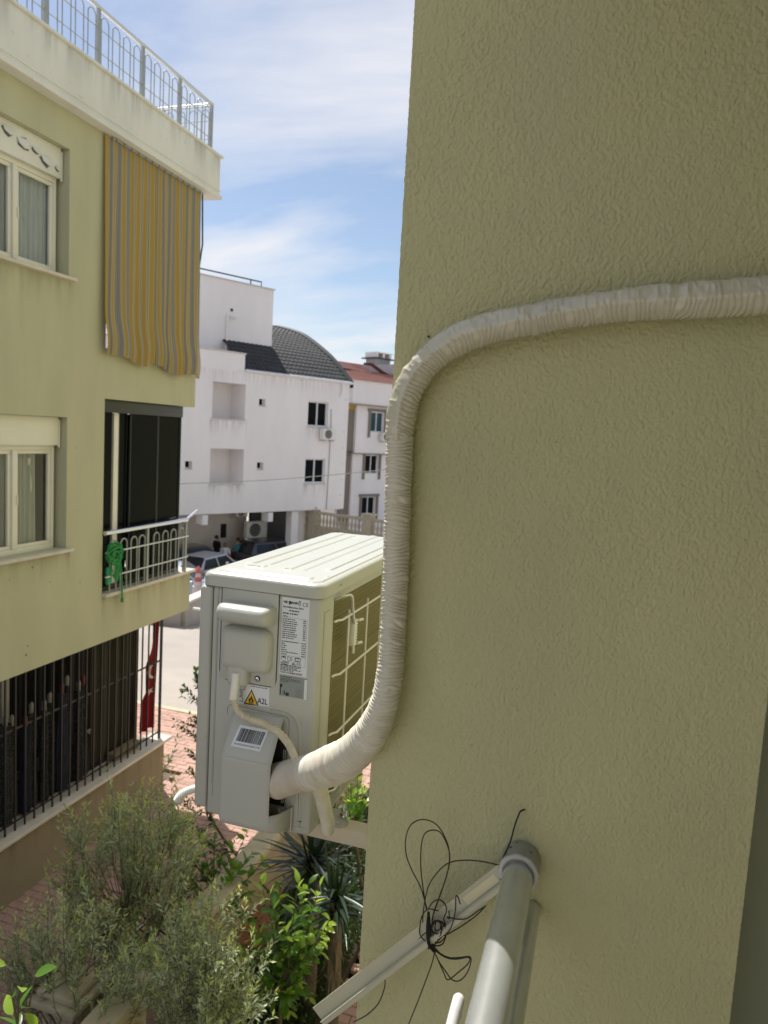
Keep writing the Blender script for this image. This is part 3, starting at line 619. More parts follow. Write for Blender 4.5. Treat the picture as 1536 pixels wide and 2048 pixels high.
# corrugated white drain hose behind the unit's front edge
hp = catmull([PY(u, v, y) for u, v, y in ((452, 1578, 1.78), (420, 1573, 1.77), (398, 1576, 1.76), (378, 1581, 1.75), (362, 1590, 1.74), (354, 1602, 1.74))], 10)
Rr = [.0105+.0018*(1 if i % 3 == 0 else (-.2 if i % 3 == 1 else -.6)) for i in range(len(hp))]
dh = thing('drain_hose', 'white corrugated hose end poking out left of the cooling unit', 'hose', tuple(hp[-1]))
hd = []; 
for a, c in zip(hp, hp[1:]): hd += [a, a.lerp(c, .5)]
MB().tube(hd, [.0100+(.0022 if i % 4 in (0, 1) else -.0004) for i in range(len(hd))], 16).build('hose', m_whitep, dh, smooth=25)

# ================================================================== HANDRAIL, STRIP, WIRES
hr = thing('handrail', 'thick pale green steel handrail running from the olive wall towards the viewer', 'handrail', (-.092, 1.3, -.772))
rx, rz, rr_ = -.092, -.773, .0268
MB().tube([(rx, 1.262, rz), (rx, .9, rz), (rx, .35, rz), (rx, -1.0, rz)], rr_, 64).build('tube', m_rail, hr, smooth=True)
MB().tube([(rx, 1.299, rz+.004), (rx, 1.285, rz+.004), (rx, 1.255, rz+.003), (rx, 1.250, rz+.003)], [.0355, .035, .0345, .0335], 48).build('collar', M('worn_grey_collar', (.33, .33, .28), .5, .15, 25, spots=.3), hr, smooth=50)
scp = [(rx+.0318*cos(a), 1.2495, rz+.003+.0318*sin(a)) for a in np.linspace(radians(205), radians(-60), 40)]
MB().tube(scp, [.0042+.0005*sin(i*.9)+.0006*random.random() for i in range(40)], 10).build('sealant_bead', M('grey_white_sealant', (.60, .58, .54), .6, .1, 60, bump=.4, bs=200, spots=.3), hr, smooth=True)
mk = MB()
for i in range(5):
    a = radians(random.uniform(50, 130)); y_ = random.uniform(1.256, 1.292); mk.disc((rx+.0346*cos(a), y_, rz+.004+.0346*sin(a)), random.uniform(.001, .003), 6, (cos(a), 0, sin(a)), .0006)
stuff(mk.build('chipped_paint', m_gasket, hr))
MB().tube([(-.064, 1.297, -.86), (-.064, .9, -.86), (-.064, -1.0, -.86)], .0150, 32).build('lower_tube', m_rail, hr, smooth=True)
wp = thing('rusty_peg', 'rust-flecked white peg end beside the handrail at the bottom edge', 'peg', tuple(PY(905, 2048, 1.03)))
p0 = PY(918, 1996, 1.05); p1 = PY(895, 2090, 1.0)
d_ = (p1-p0).normalized(); MB().tube([p0-d_*.006, p0-d_*.003, p0, p0.lerp(p1, .3), p1, p1+d_*.1], [.004, .0075, .0092, .0098, .0100, .0100], 20).build('peg_end', m_rust, wp, smooth=True)
# pale L-section strip lying diagonally across the wall
a = PY(1012, 1748, 1.268); c = PY(640, 2034, 1.215); ax = (c-a).normalized(); nn = Vector((0, -1, 0)); nn = (nn-ax*nn.dot(ax)).normalized(); up = nn.cross(ax); up = up if up.z > 0 else -up
st = thing('pale_strip', 'long pale L-section strip leaning diagonally behind the handrail', 'strip', tuple(c))
Ln = (c-a).length
s_ = MB().obox(a, ax, up, nn, (0, -.004, 0), (Ln, .022, .0016)); s_.build('upper_flange', m_strip, st, bevel=.0004)
MB().obox(a, ax, up, nn, (.0, -.0055, -.012), (Ln-.002, -.004, .012)).build('lower_flange', m_strip, st, bevel=.0004)
MB().obox(a, ax, up, nn, (.0, -.014, .0105), (Ln-.004, -.0058, .012)).build('lip', m_strip, st, bevel=.0004)
MB().obox(a, ax, up, nn, (.018, -.002, .0018), (.095, .014, .0021)).build('tape_patch', M('pale_yellow_tape', (.72, .66, .44), .5), st)
# tangled black wire
wt = thing('tangled_wire', 'tangle of thin black wire hooked over the pale strip and rail collar', 'wire', tuple(PY(862, 1840, 1.25)))
def wire(pts, y, r=.00115, jit=.004, sub=6):
    P = []
    for i, q in enumerate(pts):
        yy_ = y(i/(len(pts)-1)) if callable(y) else y
        P.append(PY(620+q[0]/2.954, 1600+q[1]/2.954, yy_))
    return MB().tube(catmull(P, sub), r, 6).build('strand', m_wire, wt, smooth=True)
wire([(1268, 56), (1245, 66), (1232, 90), (1210, 150), (1182, 250), (1150, 320), (1128, 380), (1118, 440), (1128, 470)], lambda t: 1.296-.05*t, .0016)
wire([(690, 640), (655, 520), (600, 410), (568, 320), (566, 225), (598, 145), (670, 115), (750, 148), (806, 240), (824, 330), (812, 430), (770, 560), (728, 680), (700, 780), (712, 860)], lambda t: 1.262+.008*sin(t*9))
wire([(700, 880), (668, 760), (672, 640), (700, 510), (760, 420), (820, 372), (900, 356), (1010, 362), (1118, 385)], lambda t: 1.255+.02*t)
wire([(688, 650), (668, 520), (655, 400), (656, 290), (672, 210), (710, 180), (768, 190), (812, 270), (826, 350), (806, 450), (765, 570), (730, 670), (706, 800), (692, 850)], lambda t: 1.250+.01*sin(t*7))
wire([(740, 880), (722, 960), (690, 1050), (660, 1130), (625, 1220), (585, 1320), (560, 1400)], lambda t: 1.25-.01*t, .0012)
wire([(1038, 625), (985, 680), (910, 735), (850, 772), (790, 800), (740, 785), (690, 780), (620, 840), (530, 920), (470, 980), (442, 1030), (442, 1100), (405, 1200), (335, 1270), (255, 1312)], lambda t: 1.258-.03*t)
wire([(735, 870), (775, 910), (830, 932), (890, 930), (947, 928), (945, 980), (915, 1040), (875, 1070), (835, 1058), (800, 1010), (765, 960), (735, 900)], lambda t: 1.235)
wire([(720, 860), (760, 905), (815, 935), (870, 940), (938, 930), (935, 965), (880, 1015), (815, 1062), (790, 1020), (750, 930)], lambda t: 1.23)
wire([(800, 800), (830, 760), (850, 700), (860, 640), (862, 570), (875, 575), (888, 615)], lambda t: 1.235)
wire([(820, 655), (824, 700), (812, 690), (870, 704), (930, 698), (1000, 650), (1035, 628)], lambda t: 1.24)
wire([(760, 655), (700, 645), (665, 680), (650, 740), (652, 800), (700, 850), (740, 870)], lambda t: 1.238)
wire([(700, 640), (730, 600), (768, 590), (800, 620), (806, 660), (790, 700), (800, 740), (790, 790), (740, 850), (700, 880)], lambda t: 1.24)
for k in range(6):
    r0 = 25+k*9; ph = k*1.3; wire([(752+(r0+10*sin(j))*cos(ph+j*.75)*.75, 745+k*8+r0*sin(ph+j*.75)*1.1) for j in range(9)], lambda t, k=k: 1.228+.005*k, .0013)
for k in range(5): wire([(690+k*5+random.uniform(-8, 8), 660), (688+k*6, 760), (696+k*6, 850), (730+k*4, 900)], lambda t, k=k: 1.225+.004*k)

# ================================================================== LEFT BUILDING
XF = -5.5
lb = thing('apartment_building', 'pale olive apartment building on the left with striped balcony curtain and white cornice', 'building', (-5.5, 8.79, -5.04))
def fac(name, y0, y1, z0, z1, mat=m_lwall, x1=XF, x0=-5.72, par=lb): return MB().box((x0, y0, z0), (x1, y1, z1)).build(name, mat, par, recalc=False)
Yw0 = -2.5
wl = MB()
def wb_(y0, y1, z0, z1): wl.box((-5.72, y0, z0), (XF, y1, z1))
wb_(Yw0, 8.79, -2.62, -2.075)                       # band over the ground floor, up to the balcony sill
w1 = (5.05, 6.33, 1.43, 2.70); w2 = (5.05, 6.34, -1.41, -.01)
wb_(Yw0, w1[0], -2.075, 3.06); wb_(6.34, 6.93, -2.075, 3.06)
wb_(w1[0], 6.34, w1[3], 3.06); wb_(w1[0], 6.34, w2[3], w1[2]); wb_(w1[0], 6.34, -2.075, w2[2])
wb_(6.93, 8.79, .225, .765)
wl.build('wall', m_lwall, lb, recalc=False)
fac('plinth_wall', Yw0, 8.26, -5.04, -4.33, m_lwall_low)
fac('far_end_wall', 8.60, 8.785, -2.62, -2.08, m_lwall, x1=-5.721, x0=-7.4)
fac('far_end_wall', 8.60, 8.785, .225, .76, m_lwall, x1=-5.721, x0=-7.4)
MB().box((-12, Yw0, -5.04), (-7.42, 8.78, 3.05)).build('inner_wall', m_beige_in, lb)
fl = MB()
for z0, z1 in ((-2.62, -2.3), (.23, .45), (3.06, 3.1)): MB().box((-7.42, Yw0, z0), (-5.725, 8.59, z1)).build('floor_slab', m_lwall, lb)
MB().box((-7.42, 6.78, -2.3), (-5.73, 6.92, 3.06)).build('balcony_side_wall', m_lwall, lb)
MB().box((-7.42, 8.0, -5.04), (-5.73, 8.2, -4.33)).build('plinth_return', m_lwall_low, lb)
MB().box((-8.6, 8.786, -5.04), (-5.9, 8.80, -4.9)).build('step', m_marble, lb)
# sills
rbox('ground_sill', (-5.73, Yw0, -4.33), (-5.42, 8.33, -4.29), m_marble, lb, .004)
rbox('balcony_sill', (-5.75, 6.93, -2.0745), (-5.44, 8.84, -2.035), m_marble, lb, .004)
rbox('balcony_cap', (-5.75, 6.94, .7655), (-5.47, 8.86, .79), m_marble, lb, .003)
# cornice with stepped mouldings
rbox('cornice', (-5.9, Yw0, 3.115), (-5.38, 9.06, 3.60), m_cornice, lb, .006)
rbox('cornice_moulding', (-5.9, Yw0, 3.062), (-5.355, 9.09, 3.114), m_cornice, lb, .006)
rbox('cornice_moulding', (-5.9, Yw0, 3.155), (-5.368, 9.075, 3.178), m_cornice, lb, .005)
rbox('cornice_cap', (-9, Yw0, 3.6005), (-5.35, 9.10, 3.628), m_cornice, lb, .004)
# shared hoop and post shapes for both railings
def hoop_mesh(w, h, r, mat):
    P = [(0, -w/2, 0), (0, -w/2, h-w/2)] + [(0, -w/2*cos(a), h-w/2+w/2*sin(a)) for a in np.linspace(0, pi, 9)][1:-1] + [(0, w/2, h-w/2), (0, w/2, 0)]
    o = MB().tube(P, r, 7).build('hoop', mat, None, smooth=True); me = o.data; bpy.data.objects.remove(o); return me
def post_mesh(h, s, mat):
    o = MB().box((-s, -s, 0), (s, s, h)).build('post', mat, None, bevel=.003); me = o.data; bpy.data.objects.remove(o); return me
def kid(name, me, par, loc, rz=0):
    o = bpy.data.objects.new(name, me); COL.objects.link(o); o.parent = par; o.location = Vector(loc)-parent_origin(par); o.rotation_euler = (0, 0, rz); return o
rr = thing('roof_railing', 'pale grey hooped railing along the flat roof edge above the white cornice', 'railing', (-5.45, 8.92, 3.63))
hm = hoop_mesh(.118, .56, .0065, m_railgrey); pmsh = post_mesh(.60, .017, m_railgrey)
ys = [8.916-.745*i for i in range(12)]
for i, y in enumerate(ys):
    kid('post', pmsh, rr, (-5.45, y, 3.63))
    if i: 
        for k in range(4): kid('hoop', hm, rr, (-5.45, y+.10+k*.181, 3.615))
MB().tube([(-5.45, Yw0, 4.235), (-5.45, 8.935, 4.235)], .023, 12).build('top_rail', m_alu, rr, smooth=True)
for z in (3.80, 4.03): MB().tube([(-5.45, Yw0, z), (-5.45, 8.93, z)], .006, 6).build('thin_bar', m_railgrey, rr)
xs = [-5.45-.745*i for i in range(1, 5)]
for x in xs:
    kid('post', pmsh, rr, (x, 8.92, 3.63))
for i in range(16): kid('hoop', hm, rr, (-5.55-i*.185, 8.92, 3.615), pi/2)
MB().tube([(-5.44, 8.92, 4.235), (-8.4, 8.92, 4.235)], .023, 12).build('top_rail', m_alu, rr, smooth=True)
for z in (3.80, 4.03): MB().tube([(-5.45, 8.92, z), (-8.4, 8.92, z)], .006, 6).build('thin_bar', m_railgrey, rr)
# balcony railing
b1 = thing('balcony_railing', 'short hooped steel railing in front of the dark glazed balcony', 'railing', (-5.47, 7.72, -2.035))
hm2 = hoop_mesh(.118, .62, .0095, m_railgrey); pm2 = post_mesh(.70, .017, m_railgrey)
for y in (7.08, 7.275, 7.47, 7.63, 7.93, 8.125, 8.31, 8.49): kid('hoop', hm2, b1, (-5.47, y, -2.035))
for y in (7.735, 8.60): kid('post', pm2, b1, (-5.47, y, -2.035))
MB().tube([(-5.465, 6.925, -1.315), (-5.465, 8.62, -1.315)], .027, 16).build('top_rail', m_chrome, b1, smooth=True)
for z in (-1.545, -1.83): MB().tube([(-5.452, 6.93, z), (-5.452, 8.64, z)], .010, 8).build('thin_bar', m_alu, b1, smooth=True)
e0 = PX(366, 1045, -5.465); e1 = PY(394, 1021, 9.1); MB().tube([e0, e1], .018, 12).build('end_arm', m_alu, b1, smooth=True)
# dark glazing
gz_ = thing('balcony_glazing', 'dark tinted sliding glazing closing the middle balcony behind the hooped railing', 'glazing', (-5.6, 7.8, -2.03))
rbox('header', (-5.68, 6.932, .075), (-5.56, 8.60, .22), m_anth, gz_, .004)
rbox('bottom_track', (-5.68, 6.932, -2.033), (-5.57, 8.60, -1.985), m_anth, gz_, .004)
for a_, b_ in ((6.94, 7.24), (7.36, 7.52), (7.53, 8.09), (8.10, 8.58)):
    x = -5.60 if a_ > 7.5 else -5.64
    p = MB().box((x-.01, a_+.012, -1.985), (x, b_-.012, .075)).build('pane', m_darkglass, gz_)
    for y in (a_, b_-.012): MB().box((x-.016, y, -1.985), (x+.006, y+.012, .075)).build('frame', m_anth, p)
MB().box((-5.70, 8.585, -1.985), (-5.58, 8.60, .075)).build('corner_post', m_anth, gz_)
MB().box((-7.4, 8.58, -1.985), (-5.705, 8.59, .075)).build('end_pane', m_darkglass, gz_)
MB().box((-5.665, 7.262, -1.98), (-5.625, 7.345, .07)).build('white_curtain_edge', m_whitep, gz_)  # white strip stands in for a reflection in the glazing gap
# windows
m_lace2 = M('shaded_lace', (.36, .40, .45), .9, .15, 60, stretch=(1, 1, .1)); m_lace3 = M('grey_green_drape', (.34, .35, .32), .9, .12, 60, stretch=(1, 1, .1))  # blue-grey curtain above, grey-green drape below
def window(z0, z1, box_h, label, torn):
    y0, y1 = 5.05, 6.335
    w = thing('window', label, 'window', (-5.62, (y0+y1)/2, z0))
    zs = z1-box_h; fx = -5.625
    sb = rbox('shutter_box', (-5.70, y0, zs), (-5.575, y1-.035, z1-.002), m_pvc if not torn else M('white_board', (.74, .74, .74), .7), w, .004)
    def fr(n, ya, yb, za, zb, x=fx, d=.05, par=w): return rbox(n, (x-d, ya, za), (x, yb, zb), m_pvc, par, .003, 2)
    fr('frame', y0, y1-.04, z0, z0+.05); fr('frame', y0, y1-.04, zs-.05, zs-.001); fr('frame', y0, y0+.05, z0+.05, zs-.05); fr('frame', y1-.075, y1-.04, z0+.05, zs-.05); fr('mullion', 5.725, 5.775, z0+.05, zs-.05, fx+.01)
    for ya, yb in ((y0+.05, 5.725), (5.775, y1-.075)):
        g = MB().add([(fx-.03, ya+.04, z0+.09), (fx-.03, yb-.04, z0+.09), (fx-.03, yb-.04, zs-.09), (fx-.03, ya+.04, zs-.09)], [(0, 1, 2, 3)]).build('pane', m_glass, w, recalc=False)
        for q in ((ya, yb, z0+.05, z0+.09), (ya, yb, zs-.09, zs-.05), (ya, ya+.04, z0+.09, zs-.09), (yb-.04, yb, z0+.09, zs-.09)): 
            rbox('sash', (fx-.045, q[0]+.001, q[2]+.001), (fx-.012, q[1]-.001, q[3]-.001), m_pvc, g, .003, 2)
    rbox('handle', (fx+.008, 5.77, (z0+zs)/2-.05), (fx+.022, 5.785, (z0+zs)/2+.05), m_pvc, w, .003)
    rbox('sill', (-5.72, y0-.05, z0-.034), (-5.43, y1+.06, z0-.001), m_marble, w, .004)
    c = MB(); rows = []
    for z in (z0+.02, zs): rows.append([(fx-.085+.016*sin(y*95)+.010*sin(y*41+z*2), y, z) for y in np.linspace(y0, y1-(.05 if torn else .22), 120)])
    c.grid(rows); c.build('curtain', m_lace2 if torn else m_lace3, w, smooth='all')
    MB().box((-6.4, y0-.1, z0-.1), (-6.38, y1+.1, z1)).build('room_back', m_dark, w)
    MB().tube([(-5.585, y1-.018, z1-.03), (-5.585, y1-.018, zs-.02)], .012, 8).build('strap_guide', m_pvc, w)
    return w, zs
w_u, zsu = window(1.43, 2.70, .30, 'upper white-framed window with a torn shutter box in the olive facade', True)
# torn strips of the box board curling off
m_tornd = M('torn_paper_shadow', (.20, .20, .21), .9); m_torn = M('torn_white_skin', (.70, .70, .71), .8)  # dark grey for the bared patches under the flaps
for (y, z, s) in ((5.62, 2.60, 1.1), (5.80, 2.55, 1.3), (5.96, 2.55, .8), (6.10, 2.50, 1.2), (6.25, 2.48, .6)):
    n = 7; pts = [(y+s*.07*cos(2*pi*k/n+.3)*random.uniform(.6, 1.2), z+s*.05*sin(2*pi*k/n+.3)*random.uniform(.6, 1.2)) for k in range(n)]
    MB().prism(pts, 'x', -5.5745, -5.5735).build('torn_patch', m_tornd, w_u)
    f = MB(); q = [(y-.06*s, z+.035*s), (y+.055*s, z+.045*s), (y+.05*s, z-.02*s), (y, z-.035*s), (y-.05*s, z-.012*s)]
    f.prism(q, 'x', -5.5725+.001, -5.5700); o = f.build('torn_flap', m_torn, w_u); 
    V = o.data.vertices
    for v_ in V: v_.co.x += max(0, (z+.03-v_.co.z))*random.uniform(.2, .5)
w_l, zsl = window(-1.41, -.01, .30, 'lower white-framed window with an open tilted sash and grey curtains', False)
# tilted inner sash seen through the lower window
ts = MB(); ts.tube([(-5.70, 6.02, -.45), (-5.78, 6.17, -1.33)], .014, 6); ts.build('tilted_sash', m_pvc, w_l)
# striped curtain
m_cur = bpy.data.materials.new('striped_awning_cloth'); m_cur.use_nodes = True
_t = m_cur.node_tree; _n = _t.nodes; _l = _t.links; _b = _n['Principled BSDF']; _b.inputs['Roughness'].default_value = .85; _b.inputs['Specular IOR Level'].default_value = .2
_uv = _n.new('ShaderNodeUVMap'); _s = _n.new('ShaderNodeSeparateXYZ'); _l.new(_uv.outputs[0], _s.inputs[0])
_fr = _n.new('ShaderNodeMath'); _fr.operation = 'FRACT'; _l.new(_s.outputs[0], _fr.inputs[0])
_r = _n.new('ShaderNodeValToRGB'); _r.color_ramp.interpolation = 'CONSTANT'; _e = _r.color_ramp.elements
YEL, BEI, GRY = (.47, .33, .10, 1), (.46, .41, .32, 1), (.27, .27, .28, 1)
_e[0].position = 0; _e[0].color = YEL; _e[1].position = .33; _e[1].color = BEI
for p_, c_ in ((.43, GRY), (.50, BEI), (.52, GRY), (.80, BEI), (.86, YEL), (.88, BEI), (.92, YEL)): e_ = _e.new(p_); e_.color = c_
_l.new(_fr.outputs[0], _r.inputs[0]); _nz = _n.new('ShaderNodeTexNoise'); _nz.inputs['Scale'].default_value = 9; _tc = _n.new('ShaderNodeTexCoord'); _l.new(_tc.outputs['Object'], _nz.inputs[0])
_mm = _n.new('ShaderNodeMix'); _mm.data_type = 'RGBA'; _mm.blend_type = 'MULTIPLY'; _mm.inputs[0].default_value = .35; _l.new(_r.outputs[0], _mm.inputs[6]); _l.new(_nz.outputs[1], _mm.inputs[7])
_l.new(_r.outputs[0], _b.inputs['Base Color'])
_tr = _n.new('ShaderNodeBsdfTranslucent'); _l.new(_r.outputs[0], _tr.inputs[0]); _ms = _n.new('ShaderNodeMixShader'); _ms.inputs[0].default_value = .18
_l.new(_b.outputs[0], _ms.inputs[1]); _l.new(_tr.outputs[0], _ms.inputs[2]); _l.new(_ms.outputs[0], _n['Material Output'].inputs[0])
def striped_curtain():
    nu, nv = 420, 70; per = 14.6
    u = np.linspace(0, 1, nu); V = []; UV = []
    base = u + .035*np.sin(2*pi*u) ; base = base - .030*np.exp(-((u-.47)/.06)**2)*(u-.47)/.06*1.2
    for j in range(nv):
        t = j/(nv-1); amp = .008+.008*t
        zt = 3.045 ; zb = .70 - .085*u + .03*np.sin(u*15) - .03*(u > .97) + .05*np.exp(-((u-.46)/.05)**2)
        z = zt + (zb-zt)*t
        y = 6.835 + 1.90*base + .012*t*np.sin(u*9+1) + .006*np.sin(u*40+t*2.5) + .01*t*t*np.sin(u*23+2)
        if True: y = y + .03*np.maximum(0, t-.82)/.18*(1-u)*.9 + .006*np.sin(t*5)*np.exp(-((u-.5)/.12)**2)
        y = y - .035*t*(1-u)
        x = -5.475 + amp*np.sin(u*2*pi*17+1.5*np.sin(u*8)) + .02*t*np.sin(u*2*pi*5+3*t) + .035*np.exp(-((t-.93)/.09)**2) + .035*t + .03*np.exp(-((u-.45)/.04)**2)*t
        x = np.maximum(x, -5.495 if t > .9 else -5.53)
        V += list(zip(x, y, z)); UV.append(u*per)
    mb = MB(); mb.v = [tuple(map(float, p)) for p in V]; mb.f = [(j*nu+i, j*nu+i+1, (j+1)*nu+i+1, (j+1)*nu+i) for j in range(nv-1) for i in range(nu-1)]
    o = mb.build('striped_curtain', m_cur, None, smooth='all', recalc=False); uvl = o.data.uv_layers.new(name='UVMap')
    UVa = np.concatenate(UV); li = np.zeros(len(o.data.loops), int); o.data.loops.foreach_get('vertex_index', li)
    arr = np.zeros((len(li), 2)); arr[:, 0] = UVa[li]; uvl.data.foreach_set('uv', arr.ravel()); return o
sc_ = thing('balcony_curtain', 'yellow and grey striped cloth curtain hanging over the top floor balcony', 'curtain', (-5.47, 7.85, .65))
cu = striped_curtain(); cu.name = 'cloth'; cu.parent = sc_; cu.matrix_parent_inverse = Matrix.Translation(ORI[sc_.name]).inverted()
MB().tube([(-5.46, 6.94, 3.045), (-5.46, 8.78, 3.045)], .012, 8).build('rod', m_railgrey, sc_)
for i in range(14): MB().tube([(-5.46, 7.0+i*.13, 3.03), (-5.445, 7.0+i*.13, 3.045), (-5.46, 7.0+i*.13, 3.06)], .005, 5).build('ring', m_black, sc_)
rt = MB(); rt.grid([[(-5.475-.9*q+.0*z_, 8.745+.02*sin(q*30), z_) for q in np.linspace(0, 1, 30)] for z_ in (.80, 3.03)]); rt.build('side_return', m_lace, sc_, smooth='all', recalc=False)
MB().tube([(-5.47, 8.78, 3.04), (-5.46, 8.80, 2.4), (-5.49, 8.74, 1.9), (-5.49, 8.745, 1.5)], .011, 6).build('tie_rope', m_anth, sc_)
MB().box((-7.3, 6.95, .46), (-7.28, 8.58, 3.05)).build('balcony_back', m_beige_in, lb)
# green rope
gr = thing('green_rope', 'bundle of bright green rope knotted on the balcony railing', 'rope', (-5.45, 7.05, -1.6))
m_rope = M('green_rope_fibre', (.02, .26, .07), .7, .3, 40)
for k in range(13):
    cyy = 7.07+random.uniform(-.05, .05); cz = -1.56+random.uniform(-.05, .05); ry = random.uniform(.07, .13); rz2 = random.uniform(.05, .12); ph = random.uniform(0, 6)
    MB().tube([(-5.44+.02*sin(k+a_*2), cyy+ry*cos(a_+ph)*(1+.2*sin(2*a_)), cz+rz2*sin(a_+ph)) for a_ in np.linspace(0, 2*pi, 16)], .0085, 6).build('coil', m_rope, gr, smooth=True)
for k in range(4): MB().tube(catmull([(-5.43, 6.99+k*.06, -1.60), (-5.43, 7.02+k*.035, -1.75), (-5.425, 7.07+.01*k, -1.88-.01*k), (-5.43, 7.11+k*.02, -1.75), (-5.43, 7.16, -1.6)], 5), .0065, 6).build('coil', m_rope, gr, smooth=True)
MB().tube(catmull([(-5.43, 7.15, -1.6), (-5.425, 7.18, -1.8), (-5.42, 7.19, -2.0), (-5.415, 7.19, -2.15)], 6), .009, 6).build('tail', m_rope, gr, smooth=True); MB().tube([(-5.415, 7.19, -2.12), (-5.415, 7.19, -2.17)], .018, 8).build('knot', m_rope, gr, smooth=True)
rbox('green_peg_bag', (-5.49, 6.97, -1.93), (-5.455, 7.05, -1.72), M('green_plastic', (.01, .28, .12), .4), gr, .01)
# barred ground floor opening and what hangs behind it
gb = thing('window_grille', 'row of black vertical bars closing the ground floor opening', 'grille', (-5.52, 6.8, -4.29))
bm_ = MB().box((-.007, -.0085, 0), (.007, .0085, 1.70)).build('bar', m_black); bme = bm_.data; bpy.data.objects.remove(bm_)
y = 5.03
while y < 8.22: kid('bar', bme, gb, (-5.535, y, -4.31)); y += .131
kid('bar', bme, gb, (-5.535, 8.205, -4.31))
for z in (-4.20, -3.2): MB().box((-5.548, 4.9, z-.012), (-5.543, 8.22, z+.012)).build('cross_bar', m_black, gb)
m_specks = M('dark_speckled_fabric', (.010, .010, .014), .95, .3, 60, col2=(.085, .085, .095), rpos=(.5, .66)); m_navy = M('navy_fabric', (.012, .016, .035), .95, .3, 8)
m_bits = [M('pale_knob', (.24, .24, .22), .5), M('red_knob', (.16, .02, .03), .5), M('grey_green_knob', (.18, .24, .22), .5)]
LBL = ['dark folded parasol with speckled cover behind the ground floor bars']  # rolled shapes stand in for dark hanging items of unknown kind
yy = 5.18; k = 0
while yy < 7.05:
    w_ = .062+.012*sin(k*2.1); h_ = 1.02+.06*sin(k*1.9)+.12*(k > 8); x = -5.70-.05*(k % 2); zb = -4.27
    o = thing('folded_parasol', LBL[0], 'parasol', (x, yy, zb), 'folded dark parasols lined up behind the bars')
    P = []; 
    for j in range(9):
        t = j/8; z = zb+h_*t; wr = w_*(1-.25*t+.12*sin(t*9+k)); P.append([(x+wr*.7*cos(a_)*(1+.18*sin(5*a_+k)), yy+wr*cos(a_-pi/2)*(1+.18*sin(5*a_+k)), z) if False else (x+wr*.8*cos(a_)*(1+.2*sin(5*a_+k)), yy+wr*sin(a_)*(1+.2*sin(5*a_+k)), z) for a_ in np.linspace(0, 2*pi, 25)])
    MB().grid(P).build('cover', m_specks if k % 4 != 2 else m_navy, o, smooth='all')
    MB().tube([(x, yy, zb+h_-.03), (x, yy, zb+h_+.03), (x, yy, zb+h_+.075), (x+.01, yy, zb+h_+.11)], [.028, .022, .026, .010], 9).build('tip', m_bits[[0, 2, 0, 1, 0, 0, 1][k % 7]], o, smooth=True)
    yy += .135; k += 1
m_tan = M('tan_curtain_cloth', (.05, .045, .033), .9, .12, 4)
tc_ = MB(); rows = []
for z in (-4.28, -2.62): rows.append([(-5.78+.03*sin(y_*26)+.015*sin(y_*57), y_, z) for y_ in np.linspace(7.12, 8.02, 90)])
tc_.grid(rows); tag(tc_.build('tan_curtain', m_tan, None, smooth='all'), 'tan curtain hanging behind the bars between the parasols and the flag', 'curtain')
tc_ = MB(); rows = []
for z in (-4.28, -2.62): rows.append([(-6.5+.02*sin(y_*33), y_, z) for y_ in np.linspace(3.5, 6.9, 90)])
tc_.grid(rows); tc_.grid([[(-6.55+.02*sin(y_*33), y_, z) for y_ in np.linspace(6.85, 9.0, 60)] for z in (-4.28, -3.02)]); tag(tc_.build('brown_curtain', M('dark_brown_cloth', (.010, .010, .009), .9), None, smooth='all'), 'dark brown cloth backdrop above the folded parasols', 'curtain')  # near-black sheet put in for the unlit room behind the bars
tag(rbox('pale_board', (-6.05, 6.0, -4.2), (-6.02, 6.10, -2.63), M('pale_board_paint', (.40, .38, .40), .7), None, .003), 'narrow pale upright board standing behind the bars', 'board')
tag(rbox('bottle_crate', (-5.72, 7.35, -4.288), (-5.60, 7.85, -4.19), M('beige_cardboard', (.22, .19, .13), .9), None, .01), 'low beige box on the sill behind the bars', 'box')
fgp = thing('flag', 'red flag with white crescent and star hanging at the end of the bars', 'flag', (-5.62, 8.0, -4.25))
m_red = M('red_flag_cloth', (.30, .006, .012), .8, .1, 6)
rows = []; 
def fx_(y_, z_): return -5.60+.028*sin(y_*42+z_*1.5)+.012*sin(y_*80)
def fy_(s, t): return 8.19-(.06+.30*t**.8)*(1-s)
for t in np.linspace(0, 1, 30):
    z_ = -2.66-1.50*t-.05*sin(t*5); rows.append([(fx_(fy_(s, t), z_), fy_(s, t), z_) for s in np.linspace(0, 1, 40)])
MB().grid(rows).build('cloth', m_red, fgp, smooth='all', recalc=False)
def on_flag(s, t, off=.004): z_ = -2.66-1.50*t-.05*sin(t*5); y_ = fy_(s, t); return (fx_(y_, z_)+off, y_, z_)
cr2 = MB(); A_ = []; 
for a_ in np.linspace(radians(40), radians(320), 24): A_.append([on_flag(.55+.42*cos(a_), .40+.085*sin(a_), .006), on_flag(.63+.33*cos(a_), .40+.068*sin(a_), .006)])
cr2.grid(A_).build('crescent', m_whitep, fgp, recalc=False)
sp = [on_flag(.45+.22*(1 if i % 2 == 0 else .4)*cos(pi/2+i*pi/5), .62+.045*(1 if i % 2 == 0 else .4)*sin(pi/2+i*pi/5), .007) for i in range(10)]
sm = MB(); sm.add(sp+[on_flag(.45, .62, .007)], [(i, (i+1) % 10, 10) for i in range(10)]).build('star', m_whitep, fgp, recalc=False)
# faint stain spots on the olive facade
sg = MB()
for (u, v, r) in ((65, 1135, .010), (75, 1128, .007), (55, 1292, .009), (52, 1310, .012), (19, 1160, .006), (100, 1164, .006), (152, 896, .006), (160, 1165, .006)):
    p = PX(u, v, XF+.001); sg.disc(p, r, 8, (1, 0, 0), .001)
stuff(sg.build('stain_spots', M('stain', (.16, .13, .08), .9), lb))

